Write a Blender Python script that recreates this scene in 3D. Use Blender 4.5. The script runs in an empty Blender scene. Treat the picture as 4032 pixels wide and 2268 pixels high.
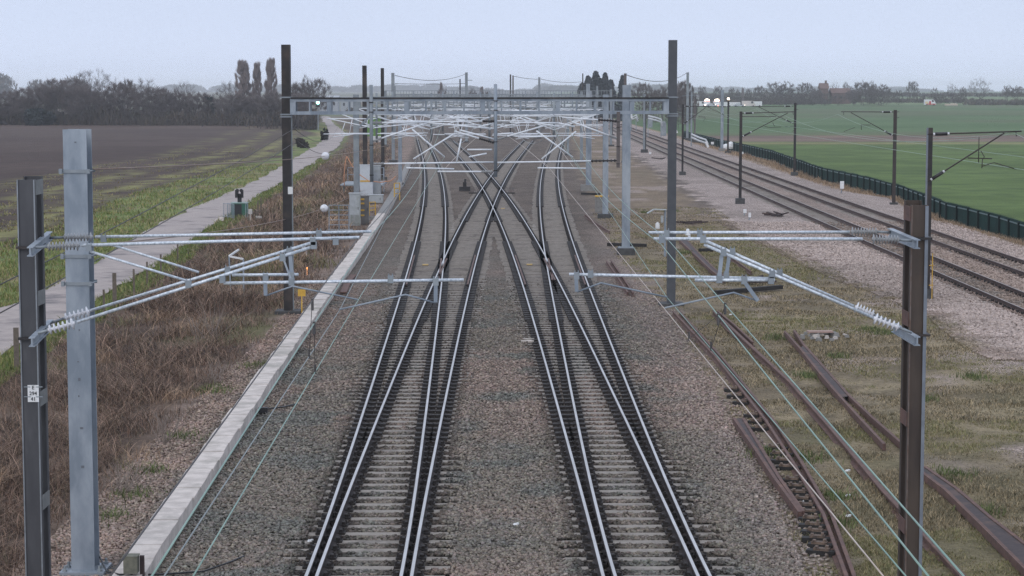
import bpy, math, random
import numpy as np
from mathutils import Vector, Matrix
random.seed(7); RNG = np.random.default_rng(11)
S = bpy.context.scene; C = S.collection
# ------------------------------------------------------------------ camera, sky, sun, exposure
F = 8140.0; CX, CY = 2016.0, 1134.0; CAMZ = 7.8; TH = math.radians(5.41)
cd = bpy.data.cameras.new('camera'); cam = bpy.data.objects.new('camera', cd); C.objects.link(cam)
cam.location = (0, 0, CAMZ); cam.rotation_euler = (math.pi/2 - TH, 0, 0)
cd.sensor_width = 36; cd.lens = 36*F/4032; cd.clip_start = 0.5; cd.clip_end = 12000
S.camera = cam
W = bpy.data.worlds.new("World"); S.world = W; W.use_nodes = True
nt = W.node_tree; nt.nodes.clear()
SUN_EL, SUN_ROT = math.radians(32), math.radians(200)
def N(t, typ, **kw):
    n = t.nodes.new(typ)
    for k, v in kw.items():
        if k == 'ins':
            for i, x in v.items(): n.inputs[i].default_value = x
        else: setattr(n, k, v)
    return n
sky = N(nt, 'ShaderNodeTexSky', sky_type='NISHITA'); sky.sun_disc = False; sky.sun_elevation = SUN_EL; sky.sun_rotation = SUN_ROT
sky.dust_density = 4.0; sky.air_density = 1.2
b1 = N(nt, 'ShaderNodeBackground'); b1.inputs[1].default_value = 0.06; nt.links.new(sky.outputs[0], b1.inputs[0])
tc = N(nt, 'ShaderNodeTexCoord'); sp = N(nt, 'ShaderNodeSeparateXYZ'); nt.links.new(tc.outputs['Generated'], sp.inputs[0])
cr = N(nt, 'ShaderNodeValToRGB'); nt.links.new(sp.outputs[2], cr.inputs[0])
e = cr.color_ramp.elements; cr.color_ramp.interpolation = 'EASE'
e[0].position = 0.0; e[0].color = (.64, .71, .86, 1); e[1].position = 0.6; e[1].color = (.60, .655, .775, 1)
m_ = e.new(0.012); m_.color = (.515, .58, .73, 1); m_ = e.new(0.045); m_.color = (.475, .54, .685, 1); m_ = e.new(0.25); m_.color = (.55, .625, .79, 1)
cn = N(nt, 'ShaderNodeTexNoise', ins={'Scale': 3.0, 'Detail': 4.0, 'Roughness': .55}); nt.links.new(tc.outputs['Generated'], cn.inputs['Vector'])
cm = N(nt, 'ShaderNodeMixRGB', blend_type='MULTIPLY', ins={0: .10}); nt.links.new(cr.outputs[0], cm.inputs[1]); nt.links.new(cn.outputs[0], cm.inputs[2])
b2 = N(nt, 'ShaderNodeBackground'); b2.inputs[1].default_value = 1.08; nt.links.new(cm.outputs[0], b2.inputs[0])
mx = N(nt, 'ShaderNodeMixShader'); mx.inputs[0].default_value = 0.92
nt.links.new(b1.outputs[0], mx.inputs[1]); nt.links.new(b2.outputs[0], mx.inputs[2])
wo = N(nt, 'ShaderNodeOutputWorld'); nt.links.new(mx.outputs[0], wo.inputs[0])
sd = bpy.data.lights.new('sun', 'SUN'); sd.energy = 0.45; sd.angle = math.radians(40); sd.color = (1, .96, .9)
so = bpy.data.objects.new('sun', sd); C.objects.link(so); so.rotation_euler = (math.radians(58), 0, math.radians(-20))
S.view_settings.view_transform = 'Standard'; S.view_settings.look = 'None'; S.view_settings.exposure = 0.55; S.view_settings.gamma = 1
try:
    S.view_settings.use_curve_mapping = False
    S.cycles.volume_bounces = 1; S.cycles.max_bounces = 5; S.cycles.diffuse_bounces = 2; S.cycles.glossy_bounces = 2
    S.cycles.transparent_max_bounces = 8; S.cycles.sampling_pattern = 'BLUE_NOISE'; S.cycles.use_denoising = True; S.cycles.denoiser = 'OPENIMAGEDENOISE'; S.cycles.denoising_input_passes = 'RGB_ALBEDO_NORMAL'; S.cycles.denoising_prefilter = 'NONE'; S.cycles.volume_step_rate = 10.0
except Exception: pass
# ------------------------------------------------------------------ photo pixel -> place
ct, st = math.cos(TH), math.sin(TH)
def ray(px, py):
    cx, cy = (px-CX)/F, (CY-py)/F
    return Vector((cx, ct + cy*st, -st + cy*ct))
def P(px, py, z=0.0):
    d = ray(px, py); t = (z-CAMZ)/d.z
    return Vector((d.x*t, d.y*t, z))
def PD(px, py, D):
    d = ray(px, py); t = D/d.y
    return Vector((d.x*t, D, CAMZ + d.z*t))
def ptsP(l, z=0.0): return [P(x, y, z) for x, y in l]
# ------------------------------------------------------------------ materials
def lin(c): c /= 255.0; return c/12.92 if c <= .04045 else ((c+.055)/1.055)**2.4
def seen(r, g, b, k=.86):
    """real base colour of a surface that reads (r,g,b) under this overcast sky"""
    return (min(.9, k*lin(r)/.66), min(.9, k*lin(g)/.70), min(.9, k*lin(b)/.80), 1)
MATS = {}
def mat(name, c1, c2=None, scale=8.0, rough=.7, metal=0.0, bump=0.0, bscale=None, detail=6.0, spec=.4, c3=None, stretch=None, contrast=.15, emit=None, estr=0):
    if name in MATS: return MATS[name]
    m = bpy.data.materials.new(name); m.use_nodes = True; t = m.node_tree
    p = t.nodes['Principled BSDF']; p.inputs['Roughness'].default_value = rough; p.inputs['Metallic'].default_value = metal
    p.inputs['Specular IOR Level'].default_value = spec
    c1 = tuple(c1)+(1,) if len(c1) == 3 else c1
    if c2 is None: c2 = tuple(x*.72 for x in c1[:3])+(1,)
    c2 = tuple(c2)+(1,) if len(c2) == 3 else c2
    g = N(t, 'ShaderNodeNewGeometry'); mp = N(t, 'ShaderNodeMapping')
    t.links.new(g.outputs['Position'], mp.inputs[0])
    if stretch: mp.inputs['Scale'].default_value = stretch
    n = N(t, 'ShaderNodeTexNoise', ins={'Scale': scale, 'Detail': detail, 'Roughness': .6}); t.links.new(mp.outputs[0], n.inputs['Vector'])
    r = N(t, 'ShaderNodeValToRGB'); t.links.new(n.outputs[0], r.inputs[0])
    r.color_ramp.elements[0].position = .5-contrast; r.color_ramp.elements[0].color = c1
    r.color_ramp.elements[1].position = .5+contrast; r.color_ramp.elements[1].color = c2
    out = r.outputs[0]
    if c3 is not None:
        c3 = tuple(c3)+(1,) if len(c3) == 3 else c3
        n2 = N(t, 'ShaderNodeTexNoise', ins={'Scale': scale*.23, 'Detail': 5.0, 'Roughness': .65}); t.links.new(mp.outputs[0], n2.inputs['Vector'])
        r2 = N(t, 'ShaderNodeValToRGB'); t.links.new(n2.outputs[0], r2.inputs[0]); r2.color_ramp.elements[0].position = .52; r2.color_ramp.elements[1].position = .66
        mm = N(t, 'ShaderNodeMixRGB', ins={2: c3}); t.links.new(r2.outputs[0], mm.inputs[0]); t.links.new(out, mm.inputs[1]); out = mm.outputs[0]
    t.links.new(out, p.inputs['Base Color'])
    if bump:
        nb = N(t, 'ShaderNodeTexNoise', ins={'Scale': bscale or scale*4, 'Detail': 4.0}); t.links.new(g.outputs['Position'], nb.inputs['Vector'])
        b = N(t, 'ShaderNodeBump', ins={'Strength': bump, 'Distance': .03}); t.links.new(nb.outputs[0], b.inputs['Height']); t.links.new(b.outputs[0], p.inputs['Normal'])
    if emit:
        p.inputs['Emission Color'].default_value = tuple(emit)+(1,); p.inputs['Emission Strength'].default_value = estr
    MATS[name] = m; return m
galv = mat('galvanised_steel', (.31, .345, .385), (.205, .24, .28), 2.6, .55, .2, c3=(.37, .40, .43), bump=.05, detail=9, stretch=(1, 1, .4), contrast=.11)
galv2 = mat('dull_galvanised_steel', (.26, .285, .305), (.20, .225, .245), 3.0, .6, .2, c3=(.30, .33, .34))
tubem = mat('aluminium_tube', (.74, .78, .82), (.44, .49, .54), 26.0, .38, .35, contrast=.12, bump=.25, bscale=60)
tubeb = mat('skylit_aluminium_tube', (.84, .86, .89), (.70, .73, .77), 12.0, .45, .1)  # paler copy of the tube, the sky's reflection put into its colour
darks = mat('dark_painted_steel', (.030, .027, .027), (.018, .016, .016), 4.0, .6, .1, c3=(.06, .045, .038))
greyst = mat('weathered_grey_steel', (.075, .075, .08), (.05, .05, .055), 4.0, .6, .15, c3=(.12, .12, .125), stretch=(1, 1, .25))
edgem = mat('bare_edge_steel', (.25, .27, .29), (.18, .19, .2), 6.0, .5, .3)
midst = mat('slate_painted_steel', (.085, .09, .098), (.065, .07, .078), 3.0, .55, .1)
rustm = mat('rusted_steel', (.15, .085, .068), (.095, .056, .047), 9.0, .8, .1, c3=(.17, .095, .07), bump=.15)
rustd = mat('dark_rusted_steel', (.062, .042, .04), (.04, .028, .028), 9.0, .7, .2, c3=(.10, .062, .05))
rmast = mat('rusty_brown_steel', (.075, .055, .042), (.045, .033, .027), 5.0, .65, .15, c3=(.12, .06, .035), stretch=(1, 1, .2))
railtop = mat('polished_rail_head', (.58, .57, .57), (.45, .44, .43), 6.0, .45, .6, stretch=(1, .15, 1))
raildull = mat('dull_rail_head', (.34, .29, .26), (.24, .20, .18), 6.0, .45, .5, stretch=(1, .15, 1))
railside = mat('rail_side_rust', (.040, .027, .024), (.025, .018, .017), 12.0, .8, .1)
chairm = mat('greasy_black_iron', (.022, .019, .018), (.036, .029, .026), 15.0, .75, .1)
insw = mat('white_porcelain', (.74, .74, .76), (.62, .62, .65), 8.0, .25, 0, spec=.6)
insg = mat('grey_polymer_insulator', (.36, .365, .37), (.28, .285, .29), 8.0, .35, 0)
insd = mat('dark_insulator', (.018, .016, .018), (.03, .026, .026), 8.0, .35, 0)
copg = mat('verdigris_copper_wire', (.25, .36, .30), (.19, .285, .245), 3.0, .5, .1, stretch=(1, .3, 1))
copb = mat('pale_bronze_wire', (.56, .47, .40), (.46, .38, .32), 3.0, .45, .2)
greyw = mat('grey_stranded_wire', (.27, .30, .29), (.20, .22, .22), 4.0, .5, .3)
darkw = mat('dark_stranded_wire', (.06, .056, .055), (.09, .08, .075), 4.0, .6, .2)
brownw = mat('brown_cable', (.30, .22, .175), (.24, .175, .14), 4.0, .6, 0)
orangew = mat('orange_cable', (.62, .30, .16), (.55, .25, .14), 4.0, .5, 0)
blackp = mat('black_plastic', (.016, .016, .018), (.024, .024, .026), 6.0, .5, 0)
concm = mat('pale_concrete', (.62, .555, .505), (.47, .42, .38), 3.0, .9, 0, c3=(.36, .33, .29), bump=.2, detail=10, contrast=.10)
concd = mat('dark_concrete', (.085, .085, .085), (.05, .05, .05), 6.0, .85, 0, bump=.2)
concg = mat('grey_concrete', (.26, .25, .235), (.19, .185, .175), 6.0, .85, 0, bump=.2)
bearer = mat('concrete_bearer', (.305, .27, .235), (.225, .198, .172), 5.0, .85, 0, c3=(.14, .12, .105), bump=.15)
woodd = mat('tarred_timber', (.03, .027, .025), (.02, .018, .017), 9.0, .8, 0)
woodp = mat('weathered_post_timber', (.17, .14, .11), (.11, .09, .07), 9.0, .85, 0)
whitep = mat('white_paint', (.78, .78, .78), (.66, .66, .66), 6.0, .5, 0)
yelp = mat('yellow_paint', (.66, .40, .055), (.55, .32, .05), 6.0, .55, 0)
grnp = mat('dark_green_palisade', (.007, .036, .030), (.004, .024, .021), 2.0, .7, 0, c3=(.010, .045, .038), spec=.2)
grne = mat('green_fence_edge', (.11, .17, .165), (.08, .13, .13), 4.0, .5, 0)
grnc = mat('green_cabin_paint', (.13, .26, .055), (.10, .21, .045), 3.0, .55, 0)
grnt = mat('green_tower_paint', (.025, .13, .085), (.02, .10, .065), 6.0, .5, 0)
cabg = mat('light_grey_cabinet', (.40, .42, .43), (.33, .35, .36), 4.0, .5, 0, c3=(.28, .30, .27))
brick = mat('hazy_brick', (.15, .095, .08), (.12, .08, .07), 1.0, .85, 0)  # haze put into the colour: farm brick greyed
rooft = mat('hazy_clay_tiles', (.16, .10, .085), (.13, .08, .07), 1.0, .85, 0)  # roof tiles greyed the same way, haze in the colour
redp = mat('red_paint', (.55, .045, .03), (.5, .04, .03), 4.0, .4, 0)
glassd = mat('dark_glass', (.02, .022, .026), (.03, .032, .036), 4.0, .1, 0, spec=.7)
plate = mat('white_enamel', (.74, .74, .74), (.64, .63, .61), 30.0, .4, 0)
ink = mat('black_lettering', (.02, .02, .022), (.03, .03, .03), 6.0, .6, 0)
tyrem = mat('tyre_rubber', (.02, .02, .02), (.028, .028, .028), 6.0, .8, 0)
cargrey = mat('silver_paint', (.5, .52, .55), (.45, .47, .5), 3.0, .35, .2)
lampg = mat('green_signal_light', (.1, .9, .6), (.1, .9, .6), 1, .4, emit=(.35, 1, .75), estr=5)
lampw = mat('lit_headlamp', (1, .9, .8), (1, .9, .8), 1, .4, emit=(1, .83, .66), estr=9)
lampr = mat('lit_red_lamp', (1, .3, .2), (1, .3, .2), 1, .4, emit=(1, .28, .2), estr=3)
orangeglow = mat('glowing_orange', (1, .35, .1), (1, .35, .1), 1, .4, emit=(1, .35, .1), estr=1.5)  # glow put into the stake marker's orange, no lamp there
def vcolmat(name, rough=.85, bump=0, bscale=60, trans=0.0):
    m = bpy.data.materials.new(name); m.use_nodes = True; t = m.node_tree; p = t.nodes['Principled BSDF']
    p.inputs['Roughness'].default_value = rough; p.inputs['Specular IOR Level'].default_value = .25
    a = N(t, 'ShaderNodeAttribute', attribute_name='Col')
    g = N(t, 'ShaderNodeNewGeometry'); n = N(t, 'ShaderNodeTexNoise', ins={'Scale': bscale, 'Detail': 3.0}); t.links.new(g.outputs['Position'], n.inputs['Vector'])
    mr = N(t, 'ShaderNodeMapRange', ins={1: .3, 2: .7, 3: .75, 4: 1.2}); t.links.new(n.outputs[0], mr.inputs[0])
    mm = N(t, 'ShaderNodeMixRGB', blend_type='MULTIPLY', ins={0: 1.0}); t.links.new(a.outputs[0], mm.inputs[1]); t.links.new(mr.outputs[0], mm.inputs[2])
    t.links.new(mm.outputs[0], p.inputs['Base Color'])
    return m
stonem = vcolmat('ballast_stone'); grassm = vcolmat('grass_blade', .8, bscale=3); twigm = vcolmat('bare_twig', .9, bscale=.3)
# ------------------------------------------------------------------ mesh builder
class MB:
    def __init__(s): s.v = []; s.f = []; s.m = []
    def quad(s, pts, mi=0):
        k = len(s.v); s.v += [tuple(p) for p in pts]; s.f.append(tuple(range(k, k+len(pts)))); s.m.append(mi)
    def box(s, c, size, rz=0.0, mi=0, taper=1.0):
        cx, cy, cz = c; sx, sy, sz = [x/2 for x in size]; k = len(s.v); ca, sa = math.cos(rz), math.sin(rz)
        for dz in (-1, 1):
            q = taper if dz > 0 else 1.0
            for dx, dy in ((-1, -1), (1, -1), (1, 1), (-1, 1)):
                x, y = dx*sx*q, dy*sy*q
                s.v.append((cx+x*ca-y*sa, cy+x*sa+y*ca, cz+dz*sz))
        for f in ((0, 3, 2, 1), (4, 5, 6, 7), (0, 1, 5, 4), (1, 2, 6, 5), (2, 3, 7, 6), (3, 0, 4, 7)):
            s.f.append(tuple(k+i for i in f)); s.m.append(mi)
    def beam(s, a, b, w, h, mi=0, up=Vector((0, 0, 1))):
        a, b = Vector(a), Vector(b); d = (b-a).normalized()
        if abs(d.dot(up)) > .99: up = Vector((0, 1, 0))
        x = d.cross(up).normalized(); y = x.cross(d).normalized(); k = len(s.v)
        for p in (a, b):
            for i, j in ((-1, -1), (1, -1), (1, 1), (-1, 1)): s.v.append(tuple(p + x*(i*w/2) + y*(j*h/2)))
        for f in ((0, 3, 2, 1), (4, 5, 6, 7), (0, 1, 5, 4), (1, 2, 6, 5), (2, 3, 7, 6), (3, 0, 4, 7)):
            s.f.append(tuple(k+i for i in f)); s.m.append(mi)
    def tube(s, pts, r, n=8, mi=0, cap=True):
        pts = [Vector(p) for p in pts]; k = len(s.v); L = len(pts); rs = r if isinstance(r, (list, tuple)) else [r]*L
        up = None
        for i, p in enumerate(pts):
            d = (pts[min(i+1, L-1)]-pts[max(i-1, 0)]).normalized()
            if up is None: up = Vector((0, 0, 1)) if abs(d.z) < .9 else Vector((0, 1, 0))
            x = d.cross(up).normalized(); y = x.cross(d).normalized(); up = y
            for j in range(n):
                a = 2*math.pi*j/n; s.v.append(tuple(p + x*(rs[i]*math.cos(a)) + y*(rs[i]*math.sin(a))))
        for i in range(L-1):
            for j in range(n):
                j2 = (j+1) % n; s.f.append((k+i*n+j, k+i*n+j2, k+(i+1)*n+j2, k+(i+1)*n+j)); s.m.append(mi)
        if cap:
            s.f.append(tuple(k+j for j in reversed(range(n)))); s.m.append(mi)
            s.f.append(tuple(k+(L-1)*n+j for j in range(n))); s.m.append(mi)
    def hcol(s, x, y, z0, z1, w, d, tf=.024, mi=0, me=0):
        """an H section standing upright, flanges front and back"""
        s.box((x, y-d/2+tf/2, (z0+z1)/2), (w, tf, z1-z0), mi=mi); s.box((x, y+d/2-tf/2, (z0+z1)/2), (w, tf, z1-z0), mi=me)
        s.box((x, y, (z0+z1)/2), (tf, d-2*tf, z1-z0-.002), mi=mi)
    def build(s, name, mats, parent=None, smooth=False, kind=None):
        me = bpy.data.meshes.new(name)
        off = Vector((0, 0, 0)); r = parent
        while r is not None: off = r.location.copy() if r.parent is None else off; r = r.parent
        if parent is None:
            A = np.array(s.v); off = Vector((float(A[:, 0].mean()), float(A[:, 1].mean()), float(A[:, 2].min())))
        me.from_pydata([(x-off.x, y-off.y, z-off.z) for x, y, z in s.v], [], s.f)
        mats = mats if isinstance(mats, (list, tuple)) else [mats]
        for m in mats: me.materials.append(m)
        if len(mats) > 1: me.polygons.foreach_set('material_index', s.m)
        if smooth: me.polygons.foreach_set('use_smooth', [True]*len(s.f))
        o = bpy.data.objects.new(name, me); C.objects.link(o)
        if parent is None: o.location = off
        else: o.parent = parent
        if kind: o['kind'] = kind
        return o
def tag(o, label=None, cat=None, group=None, kind=None):
    if label: o['label'] = label
    if cat: o['category'] = cat
    if group: o['group'] = group
    if kind: o['kind'] = kind
    return o
def thing(name, label, cat, loc, group=None):
    o = bpy.data.objects.new(name, None); C.objects.link(o); o.location = loc; o.empty_display_size = .2
    return tag(o, label, cat, group)
def copy_tree(o, parent=None):
    c = o.copy(); C.objects.link(c)
    if parent: c.parent = parent
    for ch in list(o.children): copy_tree(ch, c)
    return c
def npmesh(name, V, Fc, mats, col=None, nper=4, parent=None, kind=None, smooth=False):
    """big numpy mesh: V (n,3), Fc (m,nper)"""
    me = bpy.data.meshes.new(name); me.vertices.add(len(V)); me.vertices.foreach_set('co', np.asarray(V, np.float32).ravel())
    m = len(Fc); me.loops.add(m*nper); me.loops.foreach_set('vertex_index', np.asarray(Fc, np.int32).ravel())
    me.polygons.add(m); me.polygons.foreach_set('loop_start', np.arange(0, m*nper, nper, dtype=np.int32))
    try: me.polygons.foreach_set('loop_total', np.full(m, nper, np.int32))
    except Exception: pass
    me.update(calc_edges=True)
    if smooth: me.polygons.foreach_set('use_smooth', np.ones(m, bool))
    if col is not None:
        a = me.color_attributes.new('Col', 'FLOAT_COLOR', 'POINT'); cc = np.ones((len(V), 4), np.float32); cc[:, :3] = col; a.data.foreach_set('color', cc.ravel())
    me.materials.append(mats); me.validate()
    o = bpy.data.objects.new(name, me); C.objects.link(o)
    if parent: o.parent = parent
    if kind: o['kind'] = kind
    return o
# ------------------------------------------------------------------ noise for masks
_T = RNG.random((256, 256))
def vn(x, y, s):
    x = np.asarray(x)/s; y = np.asarray(y)/s; xi = np.floor(x).astype(int); yi = np.floor(y).astype(int); fx = x-xi; fy = y-yi
    fx = fx*fx*(3-2*fx); fy = fy*fy*(3-2*fy)
    g = lambda a, b: _T[a % 256, b % 256]
    return (g(xi, yi)*(1-fx)+g(xi+1, yi)*fx)*(1-fy)+(g(xi, yi+1)*(1-fx)+g(xi+1, yi+1)*fx)*fy
def fbm(x, y, s): return (vn(x, y, s)+.5*vn(x+17, y+5, s/2.1)+.25*vn(x+3, y+91, s/4.3))/1.75
# ------------------------------------------------------------------ track alignments (traced centre lines)
RT = 0.17
def zpts(l, ox, oy, s): return [(ox+x/s, oy+y/s) for x, y in l]
def midline(Ls, Rs):
    """centre line from left and right rail pixels, as sorted (Y, X)"""
    A = sorted((P(x, y, RT).y, P(x, y, RT).x) for x, y in Ls); B = sorted((P(x, y, RT).y, P(x, y, RT).x) for x, y in Rs)
    return A, B
def track_fn(Ls, Rs, deg, ymax, g=.7525):
    A, B = midline(Ls, Rs)
    Y = np.array([a[0] for a in A]+[b[0] for b in B]); X = np.array([a[1]+g for a in A]+[b[1]-g for b in B])
    u = np.log(Y/30.0); w = np.where(Y > 200, .6, 1.0)
    c = np.polyfit(u, X, deg, w=w)
    Yg = np.linspace(18, ymax, 200); Xg = np.polyval(c, np.log(Yg/30.0))
    sl = (Xg[-1]-Xg[-6])/(Yg[-1]-Yg[-6])
    def f(y):
        y = np.asarray(y, float); r = np.interp(y, Yg, Xg)
        return np.where(y > ymax, Xg[-1]+sl*(y-ymax), r)
    return f
q3 = lambda l: zpts(l, 1300, 560, 2.337)
AL = [(1205, 2268), (1406, 1688)]+q3([(640, 1449), (690, 1250), (750, 1050), (815, 800), (852, 600), (868, 430), (872, 300), (862, 200), (845, 150)])
AR = [(1580.7, 2268), (1667, 1688)]+q3([(1018, 1449), (1030, 1250), (1045, 1100), (1053, 900), (1060, 700), (1055, 550), (1045, 430), (1025, 300), (1000, 220), (950, 100)])
BL = [(1243.5, 2268), (1471, 1688)]+q3([(880, 1449), (965, 1260), (1040, 1080), (1085, 970), (1180, 790), (1300, 590), (1400, 430), (1490, 300), (1540, 240), (1640, 130)])
BR = [(1621.5, 2268), (1732, 1688)]+q3([(1250, 1449), (1320, 1190), (1380, 990), (1440, 800), (1495, 605), (1560, 440), (1600, 350), (1680, 220), (1760, 110)])
DL = [(2418, 2268), (2279, 1688)]+q3([(2045, 1449), (2010, 1250), (1985, 1050), (1962, 900), (1945, 750), (1930, 600), (1930, 450), (1945, 300), (1965, 200), (2000, 110)])
DR = [(2800, 2268), (2543, 1688)]+q3([(2430, 1449), (2330, 1200), (2240, 950), (2180, 750), (2135, 570), (2105, 420), (2095, 280), (2100, 190), (2120, 100)])
CL = [(2375, 2268), (2217, 1688)]+q3([(1820, 1449), (1745, 1200), (1670, 990), (1585, 790), (1495, 600), (1410, 430), (1310, 280), (1235, 190), (1150, 100)])
CR = [(2753, 2268), (2477.5, 1688)]+q3([(2190, 1449), (2090, 1250), (1985, 1060), (1900, 900), (1780, 720), (1680, 590), (1570, 410), (1470, 290), (1360, 190), (1260, 90)])
fA = track_fn(AL, AR, 4, 262); fB = track_fn(BL, BR, 4, 262); fC = track_fn(CL, CR, 4, 262); fD = track_fn(DL, DR, 4, 262)
EL = [(2481.6, 539.8), (2619.3, 601.6), (2703.2, 639), (2791.9, 679.8), (2910.8, 727.6), (3012, 773.8), (3196, 851.9), (3319.9, 905.6), (3441, 961), (3651, 1053), (3758.6, 1100), (4031, 1223.6)]
ER = [(2481.6, 524.6), (2619.3, 583), (2689, 608.6), (2789.5, 650.6), (2910.8, 699.6), (3063, 761), (3189, 812), (3285, 852), (3665, 998), (3782, 1052), (3915, 1100), (4031, 1151)]
FL = [(2481.6, 511.1), (2619.3, 559.6), (2910.8, 664.6), (3049, 716.6), (3203, 779.6), (3432, 852.5), (3651, 934), (3828.5, 998.3), (4031, 1075)]
FR = [(2481.6, 500.2), (2619.3, 546.8), (2910.8, 645.9), (3049, 691), (3203, 747), (3366, 803), (3541.6, 858), (3651, 895.6), (3828, 956), (4031, 1021.6)]
fE = track_fn(EL, ER, 2, 360); fF = track_fn(FL, FR, 2, 360)
# ------------------------------------------------------------------ the setting: ground, lane, haze
GL = -0.25
def xfun(px, z=0.0):
    a = sorted((p.y, p.x) for p in ptsP(px, z)); ys = [q[0] for q in a]; xs = [q[1] for q in a]
    s = (xs[-1]-xs[-2])/(ys[-1]-ys[-2])
    s0 = (xs[1]-xs[0])/(ys[1]-ys[0])
    def f(y):
        y = np.asarray(y, float)
        return np.where(y > ys[-1], xs[-1]+s*(y-ys[-1]), np.where(y < ys[0], xs[0]+s0*(y-ys[0]), np.interp(y, ys, xs)))
    return f
trough_x = xfun([(435, 2268), (1006, 1480), (1225, 1190), (1420, 938), (1480, 850), (1530, 772), (1568, 706), (1600, 640)])
road_up = xfun([(0, 1217), (84, 1194), (366, 1049), (544, 930), (669, 865), (800, 806), (943, 745), (1036, 697), (1117, 655), (1165, 620), (1236, 582), (1278, 545), (1291, 502), (1258, 460), (1240, 440)], GL)
road_lo = xfun([(0, 1412), (368, 1197), (574, 1070), (729, 965), (881, 860), (1011, 774), (1117, 719), (1205, 663), (1325, 585), (1363, 528), (1310, 482), (1296, 453), (1280, 440)], GL)
field_e = xfun([(0, 975), (200, 930), (580, 760), (1000, 640), (1125, 612), (1190, 560), (1225, 520)], GL)
scrub_e = xfun([(150, 2268), (391, 2034), (750, 1680), (1095, 1330), (1330, 1040), (1440, 900), (1500, 780), (1545, 680), (1580, 600), (1590, 540)])
bal_r = xfun([(3225, 2268), (3115, 2019), (2880, 1600), (2660, 1230), (2441, 1000), (2330, 800), (2290, 680), (2260, 600)])
main_l = xfun([(4032, 1440), (3866, 1362), (3725, 1252), (3600, 1190), (3300, 1085), (3100, 990), (2911, 905), (2684, 736), (2489, 610), (2420, 560)])
main_r = xfun([(2700, 556), (2900, 618), (3110, 686), (3308, 749), (3500, 777), (3651, 856), (3852, 917), (4032, 973)])
FZ = 1.0; FB = -0.5
fence_px = [(4032, 872), (3926.5, 839.7), (3810, 810.5), (3735, 795), (3558, 730), (3418, 693), (3232, 656), (3133, 622), (3040, 590), (2930, 566), (2840, 549), (2790, 537)]
fence_x = xfun(fence_px, FZ)
def hgt(x, y):
    x = np.asarray(x, float); y = np.asarray(y, float)
    h = np.full(np.broadcast(x, y).shape, -0.03)
    sl = np.clip((scrub_e(y)-x)/5.0, 0, 1); h = h*(1-sl)+GL*sl
    fx = fence_x(np.clip(y, 0, 420)); mr = main_r(np.clip(y, 0, 420))
    t = np.clip((x-mr)/np.maximum(fx-mr-.5, 1.0), 0, 1); t = t*t
    rise = np.interp(y, [0, 360, 560, 900, 1300, 2500, 5000], [0, 0, .6, 2.5, 5.5, 8, 10])
    h = h*(1-t) + (FB)*t + rise*np.clip((x-fx)/40.0, 0, 1)
    lr = np.interp(y, [0, 620, 1200, 2500, 5000], [0, 0, 1.5, 5, 9]); h = h + lr*np.clip((-30-x)/60.0, 0, 1)
    w = np.clip((np.minimum(x-bal_r(y), main_l(y)-x))/1.5, 0, 1)
    h = h + w*(fbm(x, y, 3.0)-.5)*.22
    h = h + .06*(fbm(x, y, .9)-.5)*np.clip((np.abs(x)-1)/8, 0.2, 1)
    sw = np.clip(np.minimum(scrub_e(y)-x, x-road_lo(y))/2.0, 0, 1); h = h+sw*(fbm(x, y, 2.0)-.45)*.35
    return h
def grid_axis_x():
    a = list(np.arange(-46, 46.01, .34)); d = .34
    r = [46.0]
    while r[-1] < 1900: d *= 1.075; r.append(r[-1]+d)
    return np.array([-v for v in r[:0:-1]]+a+r[1:])
def grid_axis_y():
    y = [12.0]
    while y[-1] < 5500: y.append(y[-1]+max(.34, .0115*y[-1]))
    return np.array(y)
gx, gy = grid_axis_x(), grid_axis_y(); GX, GY = np.meshgrid(gx, gy); x, y = GX.ravel(), GY.ravel()
z = hgt(x, y)
sc = lambda *c: np.array(seen(*c)[:3])
def lerp(a, b, t): return a*(1-t[:, None])+b*t[:, None]
sm = lambda v, a, b: np.clip((v-a)/(b-a), 0, 1)
n1 = fbm(x, y, 1.6); n2 = fbm(x+50, y, 6.0); n3 = fbm(x, y+200, 25.0); nj = (fbm(x+9, y+9, .8)-.5)
def base_colours(x, y, n1, n2, n3):
    col = lerp(sc(115, 110, 107), sc(128, 117, 114), sm(n2, .42, .62)); col = lerp(col, sc(104, 105, 105), sm(n1, .48, .7))
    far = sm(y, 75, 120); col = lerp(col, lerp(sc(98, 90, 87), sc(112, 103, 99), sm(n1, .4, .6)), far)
    out = np.minimum(np.abs(x-fA(y)), np.abs(x-fD(y)))
    shoulder = sm(x-np.maximum(fD(y), fC(y)), 1.6, 2.6)*sm(150-y, 0, 50); col = lerp(col, lerp(sc(130, 121, 120), sc(140, 128, 126), sm(n2, .4, .6)), shoulder*.8)
    ls = sm(trough_x(y)-x, -.2, .3); col = lerp(col, lerp(sc(150, 134, 130), sc(136, 123, 119), sm(n1, .4, .6)), ls*.9)
    inn = np.zeros(len(x))
    for f in (fA, fB, fC, fD): inn = np.maximum(inn, 1-sm(np.abs(x-f(y)), .45, .75))
    col = lerp(col, lerp(sc(92, 85, 80), sc(108, 100, 95), sm(n1, .4, .6)), inn*sm(y, 72, 100)*.75)
    # brake dust and grease along the rails
    dk = np.zeros(len(x))
    for f in (fA, fB, fC, fD):
        for s in (-.7525, .7525): dk = np.maximum(dk, 1-sm(np.abs(x-f(y)-s), .18, .50))
    dk *= np.interp(y, [20, 60, 100, 160, 300], [.84, .84, .84, .8, .6]); col = lerp(col, sc(40, 34, 33), dk)
    return col
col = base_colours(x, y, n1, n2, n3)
wB = np.ones(len(x)); wS = np.zeros(len(x))
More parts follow.
